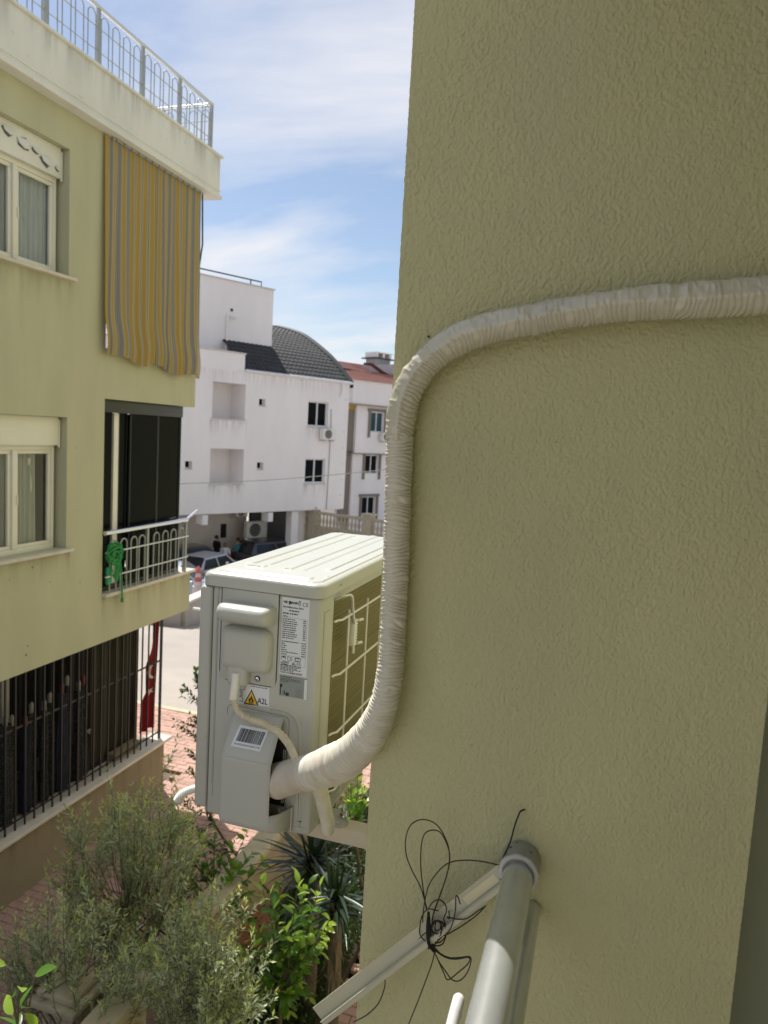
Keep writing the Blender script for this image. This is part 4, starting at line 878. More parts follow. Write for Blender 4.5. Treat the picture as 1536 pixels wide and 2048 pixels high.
# ================================================================== WHITE BUILDING ACROSS THE STREET
HD = radians(29); NB = Vector((cos(HD), -sin(HD), 0)); AL = Vector((sin(HD), cos(HD), 0)); UP = Vector((0, 0, 1))
O1 = NB*-28.0                      # facade frame: s along, t back, z up
def FP(s, t, z, o=O1): return o + AL*s - NB*t + UP*z
def fbox(mb, s0, s1, t0, t1, z0, z1, o=O1): return mb.obox(o, AL, -NB, UP, (s0, t0, z0), (s1, t1, z1))
def fb(name, s0, s1, t0, t1, z0, z1, mat, par, o=O1, bevel=0): return fbox(MB(), s0, s1, t0, t1, z0, z1, o).build(name, mat, par, bevel=bevel)
wb = thing('white_building', 'white three storey building with dark vaulted tile roof across the street', 'building', tuple(FP(20, 0, -7.1)))
def walls(mb, s0, s1, z0, z1, holes, t0, t1, o=O1):       # rectangle minus rectangular holes, as boxes
    zs = sorted({z0, z1} | {h[2] for h in holes} | {h[3] for h in holes})
    for za, zc in zip(zs, zs[1:]):
        hh = sorted([h for h in holes if h[2] <= za+1e-6 and h[3] >= zc-1e-6]); x = s0
        for h in hh:
            if h[0] > x: fbox(mb, x, h[0], t0, t1, za, zc, o)
            x = h[1]
        if x < s1: fbox(mb, x, s1, t0, t1, za, zc, o)
rec = [(16.33, 18.0, .29, 1.87), (16.31, 18.02, -2.58, -1.02)]
smw = [(18.72, 19.06, .98, 1.30), (18.74, 19.08, -1.92, -1.60), (15.12, 15.45, -1.92, -1.60)]
big = [(21.54, 22.78, .20, 1.42), (21.52, 22.76, -2.58, -1.36)]
mbw = MB(); walls(mbw, 11.0, 24.1, -3.9, 2.40, rec+smw+big, 0, .25); mbw.build('facade_wall', m_white, wb, recalc=False)
fb('parapet', 11.0, 17.9, 0.0, .25, 2.4005, 3.18, m_white, wb); fb('parapet_cap', 11.0, 17.95, -.04, .30, 3.181, 3.24, m_marble, wb)
fb('eave_band', 17.6, 24.15, -.05, .2, 2.401, 2.46, m_white, wb)
fb('body', 11.0, 24.09, 1.3, 14.0, -3.88, 2.38, m_white, wb); fb('side_wall', 23.85, 24.1, .251, 1.29, -3.9, 2.4, m_white, wb)
fb('underside', 11.0, 24.1, .25, 14.0, -3.95, -3.905, m_white, wb)
for (s0, s1, z0, z1) in rec: 
    fb('recess_wall', s0-.1, s1+.1, 1.25, 1.29, z0-.1, z1+.1, m_white, wb); fb('recess_side', s0-.06, s0-.002, .251, 1.25, z0, z1, m_white, wb); fb('recess_side', s1+.002, s1+.06, .251, 1.25, z0, z1, m_white, wb)
    fb('recess_floor', s0-.06, s1+.06, .251, 1.25, z0-.06, z0-.001, m_white, wb); fb('recess_sill', s0-.04, s1+.04, -.05, .12, z0-.045, z0-.001, m_marble, wb); fb('recess_ceiling', s0-.06, s1+.06, .251, 1.25, z1+.001, z1+.06, m_white, wb)
    fb('recess_pipe', s0+.42, s0+.50, 1.15, 1.24, z0, z1, m_white, wb)
for (s0, s1, z0, z1) in smw:
    w = fb('small_window', s0, s1, .20, .22, z0, z1, m_darkglass, wb); fb('frame', s0, s1, .17, .1995, z0, z0+.05, m_pvc, w); fb('sill', s0-.03, s1+.03, -.03, .1, z0-.03, z0-.001, m_marble, w); fb('frame', s1-.05, s1, .17, .1995, z0+.051, z1, m_pvc, w)
m_wpvc = M('white_pvc', (.72, .72, .74), .4, .03, 4)
def far_window(par, s0, s1, z0, z1, o=O1, d=.12, glass=m_darkglass, sill=True):
    w = fb('window', s0, s1, d+.03, d+.05, z0, z1, glass, par, o); m = (s0+s1)/2; f = .07
    for q in ((s0, s1, z0, z0+f), (s0, s1, z1-f, z1), (s0, s0+f, z0+f+.001, z1-f-.001), (s1-f, s1, z0+f+.001, z1-f-.001), (m-f/2, m+f/2, z0+f+.001, z1-f-.001)): fb('frame', q[0], q[1], d-.03, d+.028, q[2], q[3], m_wpvc, w, o)
    if sill: fb('sill', s0-.06, s1+.06, -.05, .1, z0-.05, z0-.002, m_marble, w, o)
    return w
for h in big: far_window(wb, *h)
# stair tower
fb('stair_tower', 13.0, 20.66, 2.0, 8.0, 2.4, 6.65, m_white, wb); fb('tower_cap', 12.9, 20.72, 1.94, 8.1, 6.651, 6.70, m_marble, wb)
for i in range(3): MB().tube([FP(13.4+i*3, 2.1, 6.7), FP(13.4+i*3, 2.1, 6.93)], .03, 6).build('rail_post', m_anth, wb)
MB().tube([FP(13.0, 2.1, 6.93), FP(20.0, 2.1, 6.93), FP(20.0, 2.1, 6.7)], .035, 6).build('roof_rail', m_anth, wb)
MB().tube([FP(18.1, 1.92, 3.2), FP(18.1, 1.92, 5.1)], .05, 8).build('down_pipe', m_white, wb); MB().disc(FP(18.35, 1.99, 5.35), .07, 10, tuple(NB), .03).build('vent_hole', m_gasket, wb)
MB().tube([FP(18.3, 1.95, 5.0), FP(18.35, 1.75, 4.95), FP(18.45, 1.7, 5.0)], .06, 8).build('camera_lamp', m_pvc, wb)
# vaulted tile roof
vp_ = [(0, 2.46), (.58, 2.92), (.9, 3.18), (1.74, 3.78), (2.61, 4.28), (3.5, 4.74), (4.42, 5.13), (5.83, 5.50), (7.05, 5.70), (8.5, 5.72), (10.0, 5.55), (12, 4.9), (14, 3.9)]
vq = catmull([(0, a_, b_) for a_, b_ in vp_], 6)
m_tile = M('dark_slate_tile', (.042, .044, .047), .75, .2, 4, spec=.25, island=.15, bump=.1, bs=60); m_rim = M('dark_green_roof_rim', (.016, .024, .022), .4, .1, 4)
ro = MB(); ro.grid([[tuple(FP(s, p.y, p.z)) for s in (17.9, 24.1)] for p in vq]); ro.build('roof', m_tile, wb, recalc=False)
Lq = [0]
for a_, b_ in zip(vq, vq[1:]): Lq.append(Lq[-1]+(b_-a_).length)
tl_ = MB(); L0 = 0
while L0 < 8.4:
    ya = np.interp(L0, Lq, [p.y for p in vq]); za = np.interp(L0, Lq, [p.z for p in vq]); yb = np.interp(L0+.34, Lq, [p.y for p in vq]); zc = np.interp(L0+.34, Lq, [p.z for p in vq])
    s = 17.92
    while s < 24.0:
        if not (ya > 1.9 and s < 20.5):
            w_ = .245; P = []
            for (y_, z_, up_) in ((ya-.02, za, .04), (yb, zc, .015)):
                P += [FP(s, y_, z_+up_*.5), FP(s+w_*.5, y_, z_+up_+.02), FP(s+w_, y_, z_+up_*.5)]
            tl_.add(P, [(0, 1, 4, 3), (1, 2, 5, 4)]); tl_.add([P[0], P[1], P[2], FP(s+w_/2, ya-.02, za-.02)], [(0, 1, 2, 3)])
        s += .25
    L0 += .32
stuff(tl_.build('roof_tiles', m_tile, wb, recalc=False))
rm = MB(); rm.grid([[tuple(FP(s, p.y, p.z+dz)) for (s, dz) in ((24.05, .10), (24.32, .16), (24.34, .10), (24.34, -.20), (24.10, -.22))] for p in vq]); rm.build('roof_rim', m_rim, wb, recalc=False)
MB().tube([FP(s, -.09, 2.47) for s in (17.9, 24.2)], .07, 8).build('gutter', m_wpvc, wb)
MB().tube([FP(23.55, -.05, 2.4), FP(23.55, -.05, 2.0), FP(23.45, -.05, 1.75)], .035, 6).build('down_pipe', m_wpvc, wb)
MB().tube([FP(22.95, -.03, 1.1), FP(23.0, -.03, .3), FP(22.95, -.03, -3.9)], .02, 6).build('cable', m_railgrey, wb)
for i in range(7): MB().box(FP(23.85, -.03, 1.6-i*.8)+Vector((-.05, -.03, 0)), FP(23.85, -.03, 1.6-i*.8)+Vector((.05, .03, .03))).build('wall_peg', m_wpvc, wb)
# ground floor under the overhang
fb('back_wall', 11.0, 20.5, 3.4, 3.6, -7.2, -3.951, m_beige_in, wb); fb('back_wall', 20.5, 24.0, 3.0, 3.2, -7.2, -3.951, M('dark_recess_paint', (.09, .085, .08), .9), wb)  # right-hand back wall is near black
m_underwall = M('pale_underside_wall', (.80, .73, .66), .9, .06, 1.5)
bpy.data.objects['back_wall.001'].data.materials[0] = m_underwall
for s in (21.2, 22.6): 
    pass
fb('column', 20.95, 21.35, .15, .6, -7.2, -3.951, m_white, wb); fb('column', 21.4, 22.6, .75, 1.15, -7.2, -3.951, m_white, wb); fb('column', 12.3, 12.7, .15, .6, -7.2, -3.951, m_white, wb)
for s in (13.2, 16.15, 19.6): fb('beam_end', s-.13, s+.13, -.02, .55, -4.38, -3.951, m_white, wb)
fb('inner_pillar', 15.9, 16.1, 2.9, 3.3, -7.2, -3.951, m_white, wb)
fb('panel', 19.0, 19.3, 3.35, 3.398, -5.6, -4.9, m_dark, wb)
def far_ac(label, s, z, o=O1, par=None, sc=1.0, t=0):
    a = thing('air_conditioner', label, 'air conditioner', tuple(FP(s, t, z, o)))
    w, h, d = .80*sc*.5, .56*sc*.5, .28
    fbox(MB(), s-w, s+w, t-.42, t-.12, z-h, z+h, o).build('casing', m_pvc, a, bevel=.02)
    MB().disc(FP(s-.08*sc, t-.423, z, o), .22*sc, 20, tuple(NB), .006).build('fan_opening', m_dark, a)
    for r in (.06, .12, .18): MB().tube([FP(s-.08*sc+r*sc*cos(q), t-.432, z+r*sc*sin(q), o) for q in np.linspace(0, 2*pi, 17)], .008, 5).build('guard_ring', m_pvc, a)
    for x in (-.28, .28): fbox(MB(), s+x*sc-.02, s+x*sc+.02, t-.42, t-.0, z-h-.05, z-h-.002, o).build('bracket', m_railgrey, a)
    return a
far_ac('small cooling unit under the upper window of the white building', 22.62, -.14)
far_ac('large cooling unit on the ground in the recess under the white building', 20.35, -5.1, sc=1.5, t=2.6)
far_ac('shadowed cooling unit at the back of the dark recess near the columns', 19.9, -4.3, sc=.8, t=3.3)

# ================================================================== SECOND WHITE HOUSE, RED ROOF
O2 = NB*-34.0
hb2 = thing('red_roofed_house', 'white house with red tiled roof and brown window trim behind the wrapped pipe', 'building', tuple(FP(32, 0, -7.1, O2)))
m_brown = M('brown_grey_trim', (.23, .20, .17), .8, .06, 3); m_redroof = M('red_clay_tile', (.36, .17, .14), .85, .12, 3, bump=.3, bs=14, stretch=(1, 1, 1), spots=.06); m_redside = M('dark_red_board', (.09, .02, .018), .8); m_ochre = M('ochre_paint', (.50, .33, .04), .8)
H2 = [(31.15, 32.3, .12, 1.42), (31.0, 32.15, -2.56, -1.33), (30.9, 32.1, -5.25, -4.02)]
q = MB(); walls(q, 29.95, 40, -1.25, 1.80, [H2[0]], 0, .25, O2); q.build('upper_wall', m_white, hb2, recalc=False)
q = MB(); walls(q, 29.95, 40, -7.2, -1.252, [H2[1], H2[2]], .15, .40, O2); q.build('lower_wall', m_white, hb2, recalc=False)
fb('body', 29.2, 40, .8, 9, -7.2, 3.1, m_white, hb2, O2)
fb('roof_band', 29.25, 40, -.35, .78, 1.801, 3.20, m_white, hb2, O2); fb('band_edge', 29.2, 40, -.42, .78, 1.72, 1.80, m_pinkstone, hb2, O2)
fb('recess_column', 29.30, 29.93, .2, .79, -1.2, 1.45, m_brown, hb2, O2); fb('recess_column', 29.42, 29.93, .3, .79, -5.6, -1.3, m_brown, hb2, O2); fb('ochre_panel', 29.32, 29.92, .15, .79, 1.451, 1.718, m_ochre, hb2, O2)
fb('ledge', 29.2, 40, -.08, .30, -1.30, -1.2515, m_brown, hb2, O2)
for i, h in enumerate(H2):
    d = 0 if i == 0 else .15; oo = O2 - NB*d
    w = far_window(hb2, *h, o=oo, sill=False, glass=m_darkglass if i else M('teal_glass', (.015, .06, .08), .08, .2, 2))
    for z0, z1, s0, s1 in ((h[3]+.001, h[3]+.16, h[0]-.28, h[1]+.28), (h[2]-.35, h[3], h[0]-.20, h[0]-.04), (h[2]-.35, h[3], h[1]+.04, h[1]+.20)): fb('trim', s0, s1, -.09, -.001, z0, z1, m_brown, w, oo)
r2 = MB(); rA = [(27.9, -.6, 3.22), (40, -.6, 3.22), (40, 4.6, 5.4), (30.0, 4.6, 5.4)]
fbox(MB(), 29.0, 40, -.5, 9, 3.15, 3.2195, O2).build('roof_base', m_white, hb2)
rt_ = MB(); n_ = 16
for i in range(n_):        # courses of tiles, each lapping the next
    a0, a1 = i/n_, (i+1)/n_
    t0_, t1_ = -.55+3.6*a0, -.55+3.6*a1; z0_, z1_ = 3.22+1.40*a0, 3.22+1.40*a1
    rt_.add([FP(28.9, t0_, z0_+.05, O2), FP(40, t0_, z0_+.05, O2), FP(40, t1_, z1_+.0, O2), FP(28.9, t1_, z1_, O2), FP(28.9, t0_, z0_, O2), FP(40, t0_, z0_, O2)], [(0, 1, 2, 3), (4, 5, 1, 0)])
stuff(rt_.build('roof_tiles', m_redroof, hb2, recalc=False))
MB().add([FP(28.85, -.6, 3.2, O2), FP(28.85, 3.05, 4.62, O2), FP(28.85, 7, 3.3, O2)], [(0, 1, 2)]).build('gable', m_redside, hb2)
q = MB(); q.add([FP(28.8, .9, 4.0, O2), FP(31.9, 1.5, 3.98, O2), FP(30.2, 2.2, 4.5, O2), FP(28.8, 2.0, 4.52, O2)], [(0, 1, 2, 3)]); q.build('dormer_side', m_redside, hb2, recalc=False)
m_greyp = M('grey_plaster', (.42, .41, .42), .9, .15, 3, spots=.1)
def slab_st(name, pts, t0, t1, mat, par): 
    a = [FP(s_, t0, z_, O2) for s_, z_ in pts]; c = [FP(s_, t1, z_, O2) for s_, z_ in pts]; n = len(pts)
    m_ = MB(); m_.add(a+c, [tuple(range(n)), tuple(range(2*n-1, n-1, -1))]+[(i, i+n, (i+1) % n+n, (i+1) % n) for i in range(n)]); return m_.build(name, mat, par)
slab_st('gable_wall', [(32.25, 3.3), (36.5, 3.3), (36.5, 4.95), (33.2, 4.62), (32.25, 4.50)], 1.5, 5, m_greyp, hb2)
slab_st('gable_edge', [(31.6, 4.42), (31.66, 4.56), (32.3, 4.60), (33.3, 4.20), (34.5, 3.82), (34.4, 3.62), (33.2, 4.05), (32.3, 4.42)], 1.40, 1.495, m_redside, hb2)
ch = fb('chimney', 33.0, 34.3, 1.8, 2.8, 4.5, 4.98, m_greyp, hb2, O2); fb('cap', 32.75, 34.6, 1.6, 3.0, 4.981, 5.06, m_anth, ch, O2); fb('chimney_lid', 32.95, 34.4, 1.7, 2.9, 5.36, 5.43, m_white, ch, O2)
for s in (33.05, 33.65, 34.25): fb('chimney_leg', s-.09, s+.09, 1.75, 2.85, 5.061, 5.359, m_white, ch, O2)
far_ac('far cooling unit below the top window of the red-roofed house', 32.3, -.15, o=O2)

# ================================================================== STREET: balustrade, low wall, cars, people
def fence_pt(u, z): 
    d = ray(u, 1040); a = Vector((sin(radians(-74.5)), cos(radians(-74.5)), 0)); n = Vector((-a.y, a.x, 0)); base = ray(640, 1030)*36; base.z = 0
    k = (base.dot(n))/(d.dot(n)); p = d*k; return Vector((p.x, p.y, z))
fbz = -4.0; A0 = fence_pt(602, 0); A1 = fence_pt(800, 0); fa = (A1-A0).normalized(); fn = Vector((-fa.y, fa.x, 0)); FL = (A1-A0).length
fe = thing('balustrade', 'weathered beige stone balustrade with turned balusters in front of the red-roofed house', 'balustrade', (A0.x, A0.y, -5.6))
def fo(x0, x1, w, z0, z1, name, bv=0): return MB().obox(A0, fa, fn, UP, (x0, -w, z0), (x1, w, z1)).build(name, m_stone, fe, bevel=bv)
fo(0, FL, .12, -4.12, -4.0, 'top_rail'); fo(0, FL, .12, -4.82, -4.72, 'bottom_rail'); fo(0, FL, .09, -7.2, -4.822, 'base_wall')
bl_ = MB().tube([(0, 0, 0), (0, 0, .05), (0, 0, .10), (0, 0, .2), (0, 0, .3), (0, 0, .42), (0, 0, .52), (0, 0, .56), (0, 0, .6)], [.06, .06, .035, .07, .075, .045, .03, .05, .06], 8).build('baluster', m_stone, None, smooth=True); blm = bl_.data; bpy.data.objects.remove(bl_)
x = .15
while x < FL:
    p = A0+fa*x; kid('baluster', blm, fe, (p.x, p.y, -4.72)); x += .215
for u in (628, 738): 
    p = fence_pt(u, 0); xx = (p-A0).dot(fa); fo(xx-.22, xx+.22, .22, -7.2, -3.86, 'pillar'); fo(xx-.28, xx+.28, .28, -3.859, -3.78, 'pillar_cap')
# low street wall
lw = thing('low_wall', 'low plastered street wall with pale stone coping beyond the corner balcony', 'wall', (-11.3, 17.7, -5.8))
m_lowwall = M('dusty_plaster', (.40, .37, .35), .9, .1, 1.5, bump=.2, bs=20, spots=.08)
def wallrun(p, q, h, th=.12):
    p = Vector(p); q = Vector(q); a = (q-p); L = a.length; a.normalize(); n = Vector((-a.y, a.x, 0))
    MB().obox(p, a, n, UP, (0, -th, -1.2), (L, th, h)).build('wall_run', m_lowwall, lw); MB().obox(p, a, n, UP, (-.05, -th-.06, h+.001), (L+.05, th+.06, h+.07)).build('coping', m_marble, lw, bevel=.01)
wallrun((-11.31, 17.7, -5.8), (-11.95, 24.5, -5.8), .66); wallrun((-11.31, 17.7, -5.8), (-14.6, 17.2, -5.8), .66)
tag(MB().obox(PY(388, 1217, 17.9), (1, 0, 0), (0, 1, 0), (0, 0, 1), (-.02, -.04, -.03), (.55, .04, .03)).build('white_plank', m_whitep, None), 'short white plank leaning on the low street wall', 'plank')
m_tyre = M('black_rubber', (.02, .02, .02), .8); m_rimc = M('alloy', (.4, .4, .42), .3, metal=.8); m_cglass = M('car_glass', (.02, .025, .03), .05, .1, 1)
def car(name, label, loc, head, body_col, L=4.3, Wd=1.75, Hh=1.45, suv=False, rough=.25):
    t = thing(name, label, 'car', loc); m = M(name+'_paint', body_col, rough, .03, 1, coat=.6, metal=.2)
    c, s = cos(head), sin(head); fwd = Vector((s, c, 0)); rt = Vector((c, -s, 0)); O = Vector(loc)
    def sec(y, w, zs):      # cross-section points, half
        return [O+fwd*y+rt*(w*k)+UP*z for k, z in zs]
    h = Hh; bz = .28
    prof = [(-.5, .55, .88), (-.49, .62, .95), (-.44, .66, .98), (-.30, .66, 1), (0, .66, 1), (.22, .66, 1), (.30, .64, 1), (.42, .60, .96), (.485, .52, .88), (.5, .45, .80)]
    if suv: prof = [(a_, b_*1.06, d_) for a_, b_, d_ in prof]
    rows = []
    for (y, hz, w) in prof:
        w2 = Wd/2*w; z2 = hz*h
        rows.append(sec(y*L, w2, [(-.90, bz), (-1.0, bz+.12), (-1.0, z2*.72), (-.97, z2*.93), (-.86, z2), (.86, z2), (.97, z2*.93), (1.0, z2*.72), (1.0, bz+.12), (.90, bz)]))
    b_ = MB(); b_.grid(rows); n0 = 10; b_.f += [tuple(range(n0-1, -1, -1)), tuple(range((len(rows)-1)*n0, len(rows)*n0))]
    for r_i in range(len(rows)-1): b_.f.append((r_i*n0+9, r_i*n0, (r_i+1)*n0, (r_i+1)*n0+9))
    body = b_.build('body', m, t, smooth=35)
    zt = .655*h*(1.06 if suv else 1); cab = [(-.47 if suv else -.44, .80, 0), (-.40 if suv else -.30, .70, 1), (.06, .70, 1), (.24, .78, 0)]
    rw = []
    for (y, w, k) in cab: 
        z = h if k else zt-.02; rw.append([O+fwd*(y*L)+rt*(sg*Wd/2*w*(1 if k else 1.12))+UP*(z-(.0 if abs(sg) < 1 else .03*k)) for sg in (-1, -.8, .8, 1)])
    gq = MB(); P = [p for r in rw for p in r]; gq.add(P, [(4, 5, 9, 8), (5, 6, 10, 9), (6, 7, 11, 10)]); gq.build('roof', m, t, smooth=50)
    lowL = [rw[0][0], rw[3][0]]; lowR = [rw[0][3], rw[3][3]]
    def lerp(a, b_, k): return a.lerp(b_, k)
    for side in (0, 3):     # side panes and pillars
        a0, a1, a2, a3 = rw[0][side], rw[1][side], rw[2][side], rw[3][side]
        outw = rt*(-.004 if side == 0 else .004)
        MB().add([a0, a1, a2, a3], [(0, 1, 2, 3)]).build('side_frame', m, t, recalc=False)
        def inset(k0, k1):
            lo0, lo1 = a0.lerp(a3, k0[0]), a0.lerp(a3, k1[0]); up0, up1 = a1.lerp(a2, k0[1]), a1.lerp(a2, k1[1])
            return [lo0.lerp(up0, .08)+outw, up0.lerp(lo0, .12)+outw, up1.lerp(lo1, .12)+outw, lo1.lerp(up1, .08)+outw]
        MB().add(inset((.10, .05), (.50, .50)), [(0, 1, 2, 3)]).build('side_window', m_cglass, t, recalc=False); MB().add(inset((.53, .54), (.93, .97)), [(0, 1, 2, 3)]).build('side_window', m_cglass, t, recalc=False)
    MB().add([rw[0][0], rw[0][3], rw[1][3], rw[1][0]], [(0, 1, 2, 3)]).build('rear_window', m_cglass, t, recalc=False); MB().add([rw[3][0], rw[3][3], rw[2][3], rw[2][0]], [(0, 1, 2, 3)]).build('windscreen', m_cglass, t, recalc=False)
    for y in (-.31, .31):
        for sg in (-1, 1):
            cc = O+fwd*(y*L)+rt*(sg*Wd/2*.93)+UP*.32; w_ = MB().tube([cc-rt*.1, cc+rt*.1], .32, 20).build('wheel', m_tyre, t, smooth=50); MB().tube([cc+rt*sg*.1, cc+rt*sg*.107], .2, 14).build('rim', m_rimc, w_)
    for sg in (-1, 1):
        p = O+fwd*(-L*.498)+rt*(sg*Wd*.36)+UP*(.60*h*.95); MB().obox(p, rt, fwd, UP, (-.14, -.03, -.10), (.14, .06, .08)).build('tail_light', M('tail_lamp', (.3, .02, .02), .2), t)
        p = O+fwd*(L*.49)+rt*(sg*Wd*.36)+UP*(.42*h); MB().obox(p, rt, fwd, UP, (-.15, -.06, -.06), (.15, .03, .06)).build('headlight', m_rimc, t)
        p = O+fwd*(L*.17)+rt*(sg*Wd*.55)+UP*(.68*h); MB().obox(p, rt, fwd, UP, (-.09, -.05, -.06), (.09, .05, .06)).build('mirror', m, t, bevel=.02)
    return t
def gp(u, v, dist): p = ray(u, v)*dist; return (p.x, p.y, gz(p.x, p.y))
car('parked_car', 'silver white hatchback parked nearest on the street left of the cooling unit', gp(420, 1130, 32.2), radians(4), (.60, .62, .68))
car('parked_suv', 'dark dusty estate car with black rear window parked under the white building', gp(556, 1100, 36), radians(28), (.07, .07, .08), 4.6, 1.85, 1.65, True, .5)
car('parked_car', 'dark hatchback parked right behind the dusty estate car', gp(622, 1090, 39), radians(30), (.06, .06, .07), 4.2)
car('parked_car', 'silver car parked beside the white column, mostly hidden by the cooling unit', gp(668, 1085, 37.5), radians(62), (.50, .52, .55), 4.3)
car('parked_car', 'dark car with raised bonnet shape at the left behind the silver white hatchback', gp(392, 1110, 34), radians(25), (.03, .03, .035), 4.2)
car('parked_car', 'pale blue car behind the mesh fence and low street wall', gp(352, 1185, 25.0), radians(68), (.40, .50, .62), 4.0)
mf = thing('mesh_fence', 'dark wire mesh fence panel standing behind the low street wall', 'fence', (-12.9, 21, -6.2))
for i in range(22): MB().tube([(-13.7+i*.09, 21.0, -6.2), (-13.7+i*.09, 21.0, -4.95)], .010, 4).build('wire', m_anth, mf)
for i in range(9): MB().tube([(-13.75, 21.0, -6.1+i*.14), (-11.75, 21.0, -6.1+i*.14)], .010, 4).build('cross_wire', m_anth, mf)
cn_p = ray(396, 1172)*23.6
cn = thing('striped_cone', 'red and white striped plastic cone behind the mesh fence', 'cone', tuple(cn_p))
m_rc = M('faded_red_plastic', (.50, .13, .14), .6); m_wc = M('faded_white_plastic', (.65, .58, .58), .6)
zc_ = [(0, .15), (.16, .135), (.16, .13), (.30, .11), (.30, .09), (.44, .08), (.44, .115), (.56, .09), (.72, .05)]
for i, (a_, b_) in enumerate(zip(zc_[::2], zc_[1::2])):
    MB().tube([cn_p+UP*a_[0], cn_p+UP*b_[0]], [a_[1], b_[1]], 14).build('band', m_rc if i in (1, 3) else m_wc, cn)
MB().tube([cn_p+UP*.56, cn_p+UP*.66], [.085, .02], 14).build('tip', m_rc, cn); MB().tube([cn_p-UP*1.5, cn_p], .18, 10).build('stand', m_wc, cn)
bo = ray(454, 1142)*27.5; tag(MB().tube([(bo.x, bo.y, gz(bo.x, bo.y)), (bo.x, bo.y, bo.z+.35)], .06, 8).build('white_bollard', m_whitep), 'white bollard post in front of the silver white hatchback', 'bollard')
# people
m_skin = M('skin', (.42, .25, .17), .6); m_hairb = M('dark_hair', (.02, .015, .012), .7); m_hairl = M('light_brown_hair', (.22, .12, .05), .7)
def person(label, loc, head, top, bottom, hair, H=1.74, long=False, armf=.3, lean=0):
    t = thing('person', label, 'person', loc); k = H/1.74; c, s = cos(head), sin(head); f = Vector((s, c, 0)); r = Vector((c, -s, 0)); O = Vector(loc)
    def P(x, y, z): return O+r*(x*k)+f*((y+lean*max(0, z-.9))*k)+UP*(z*k)
    V = [(0, 0, .95), (0, .01, 1.12), (0, .01, 1.32), (0, 0, 1.46), (0, .01, 1.53), (0, .02, 1.62), (0, .02, 1.70),
         (-.10, 0, .88), (-.11, .02, .50), (-.11, -.01, .10), (-.11, .12, .04), (.10, 0, .88), (.12, .04, .50), (.12, -.03, .10), (.12, .12, .04),
         (-.18, 0, 1.42), (-.23, .02, 1.15), (-.22, armf*.8, .95+armf*.35), (-.21, armf*.95, .90+armf*.45), (.18, 0, 1.42), (.24, .0, 1.15), (.23, .10, .92), (.22, .14, .84)]
    E_ = [(0, 1), (1, 2), (2, 3), (3, 4), (4, 5), (5, 6), (0, 7), (7, 8), (8, 9), (9, 10), (0, 11), (11, 12), (12, 13), (13, 14), (3, 15), (15, 16), (16, 17), (17, 18), (3, 19), (19, 20), (20, 21), (21, 22)]
    Rd = [(.155, .11), (.14, .10), (.17, .11), (.12, .09), (.055, .055), (.085, .10), (.075, .09), (.10, .10), (.07, .07), (.045, .045), (.04, .035), (.10, .10), (.07, .07), (.045, .045), (.04, .035), (.07, .07), (.048, .048), (.036, .036), (.035, .025), (.07, .07), (.048, .048), (.036, .036), (.035, .025)]
    me = bpy.data.meshes.new('body'); me.from_pydata([P(*v_) for v_ in V], E_, [])
    bk = bmesh.new(); bk.from_mesh(me); sl = bk.verts.layers.skin.new(); bk.verts.ensure_lookup_table()
    for i, q_ in enumerate(Rd): bk.verts[i][sl].radius = (q_[0]*k, q_[1]*k)
    bk.verts[0][sl].use_root = True; bk.to_mesh(me); bk.free(); o = put('body', me, t); o.modifiers.new('s', 'SKIN'); sb = o.modifiers.new('u', 'SUBSURF'); sb.levels = 1; sb.render_levels = 1
    dg = bpy.context.evaluated_depsgraph_get(); bm = bpy.data.meshes.new_from_object(o.evaluated_get(dg)); o.modifiers.clear(); o.data = bm
    bm.materials.clear(); 
    for m_ in (m_skin, top, bottom): bm.materials.append(m_)
    inv = O
    for p_ in bm.polygons:
        z = (p_.center.z-O.z)/k; lat = abs((p_.center-O).dot(r))/k
        p_.material_index = 2 if z < .95 and lat < .19 and not (z > .82 and lat > .185) else (1 if z < 1.49 and not (lat > .19 and z < 1.20) else 0)
        p_.use_smooth = True
    hr_ = MB(); rows = []
    for i in range(7):
        ph = radians(90-i*(18 if not long else 22)); rows.append([P(.098*cos(ph)*cos(q_), .10*cos(ph)*sin(q_)-.012-.02*(i > 3), 1.655+.105*sin(ph)-(.05 if long and i > 4 else 0)) for q_ in np.linspace(radians(150 if i > 2 else 90), radians(390 if i > 2 else 450), 13)])
    hr_.grid(rows).build('hair', hair, t, smooth='all', recalc=False)
    for sg in (-1, 1):
        MB().tube([P(sg*.088, .02, 1.625), P(sg*.10, .01, 1.65)], .018, 6).build('ear', m_skin, t)
    MB().tube([P(0, .10, 1.65), P(0, .135, 1.625)], [.010, .016], 6).build('nose', m_skin, t)
    return t
def gpp(u, v, d): p = ray(u, v)*d; return (p.x, p.y, gz(p.x, p.y))
m_blk = M('black_cloth', (.012, .012, .014), .9); m_wht = M('white_cloth', (.72, .74, .80), .9); m_teal = M('teal_cloth', (.06, .20, .21), .9); m_jean = M('dark_trousers', (.03, .035, .05), .9)
person('person in black shirt standing with back turned beyond the parked hatchback', gpp(433, 1105, 35.0), radians(20), m_blk, m_jean, m_hairb, 1.80, armf=.2)
person('person with light brown hair in a white top between the two others', gpp(450, 1115, 34.2), radians(-20), m_wht, m_jean, m_hairl, 1.60, long=True, armf=.5)
person('person in teal shirt bending forward beside the dusty estate car', gpp(477, 1110, 34.8), radians(-75), m_teal, m_jean, m_hairb, 1.76, armf=.6, lean=.12)
# cable across the street
cab_ = [PY(330, 969, 14.0), PY(560, 958.5, 15.6), PY(820, 935, 16.8)]
tag(MB().tube(catmull(cab_, 8), .011, 6).build('overhead_cable', m_railgrey, None, smooth=True), 'thin grey cable strung across the street in front of the white buildings', 'cable')

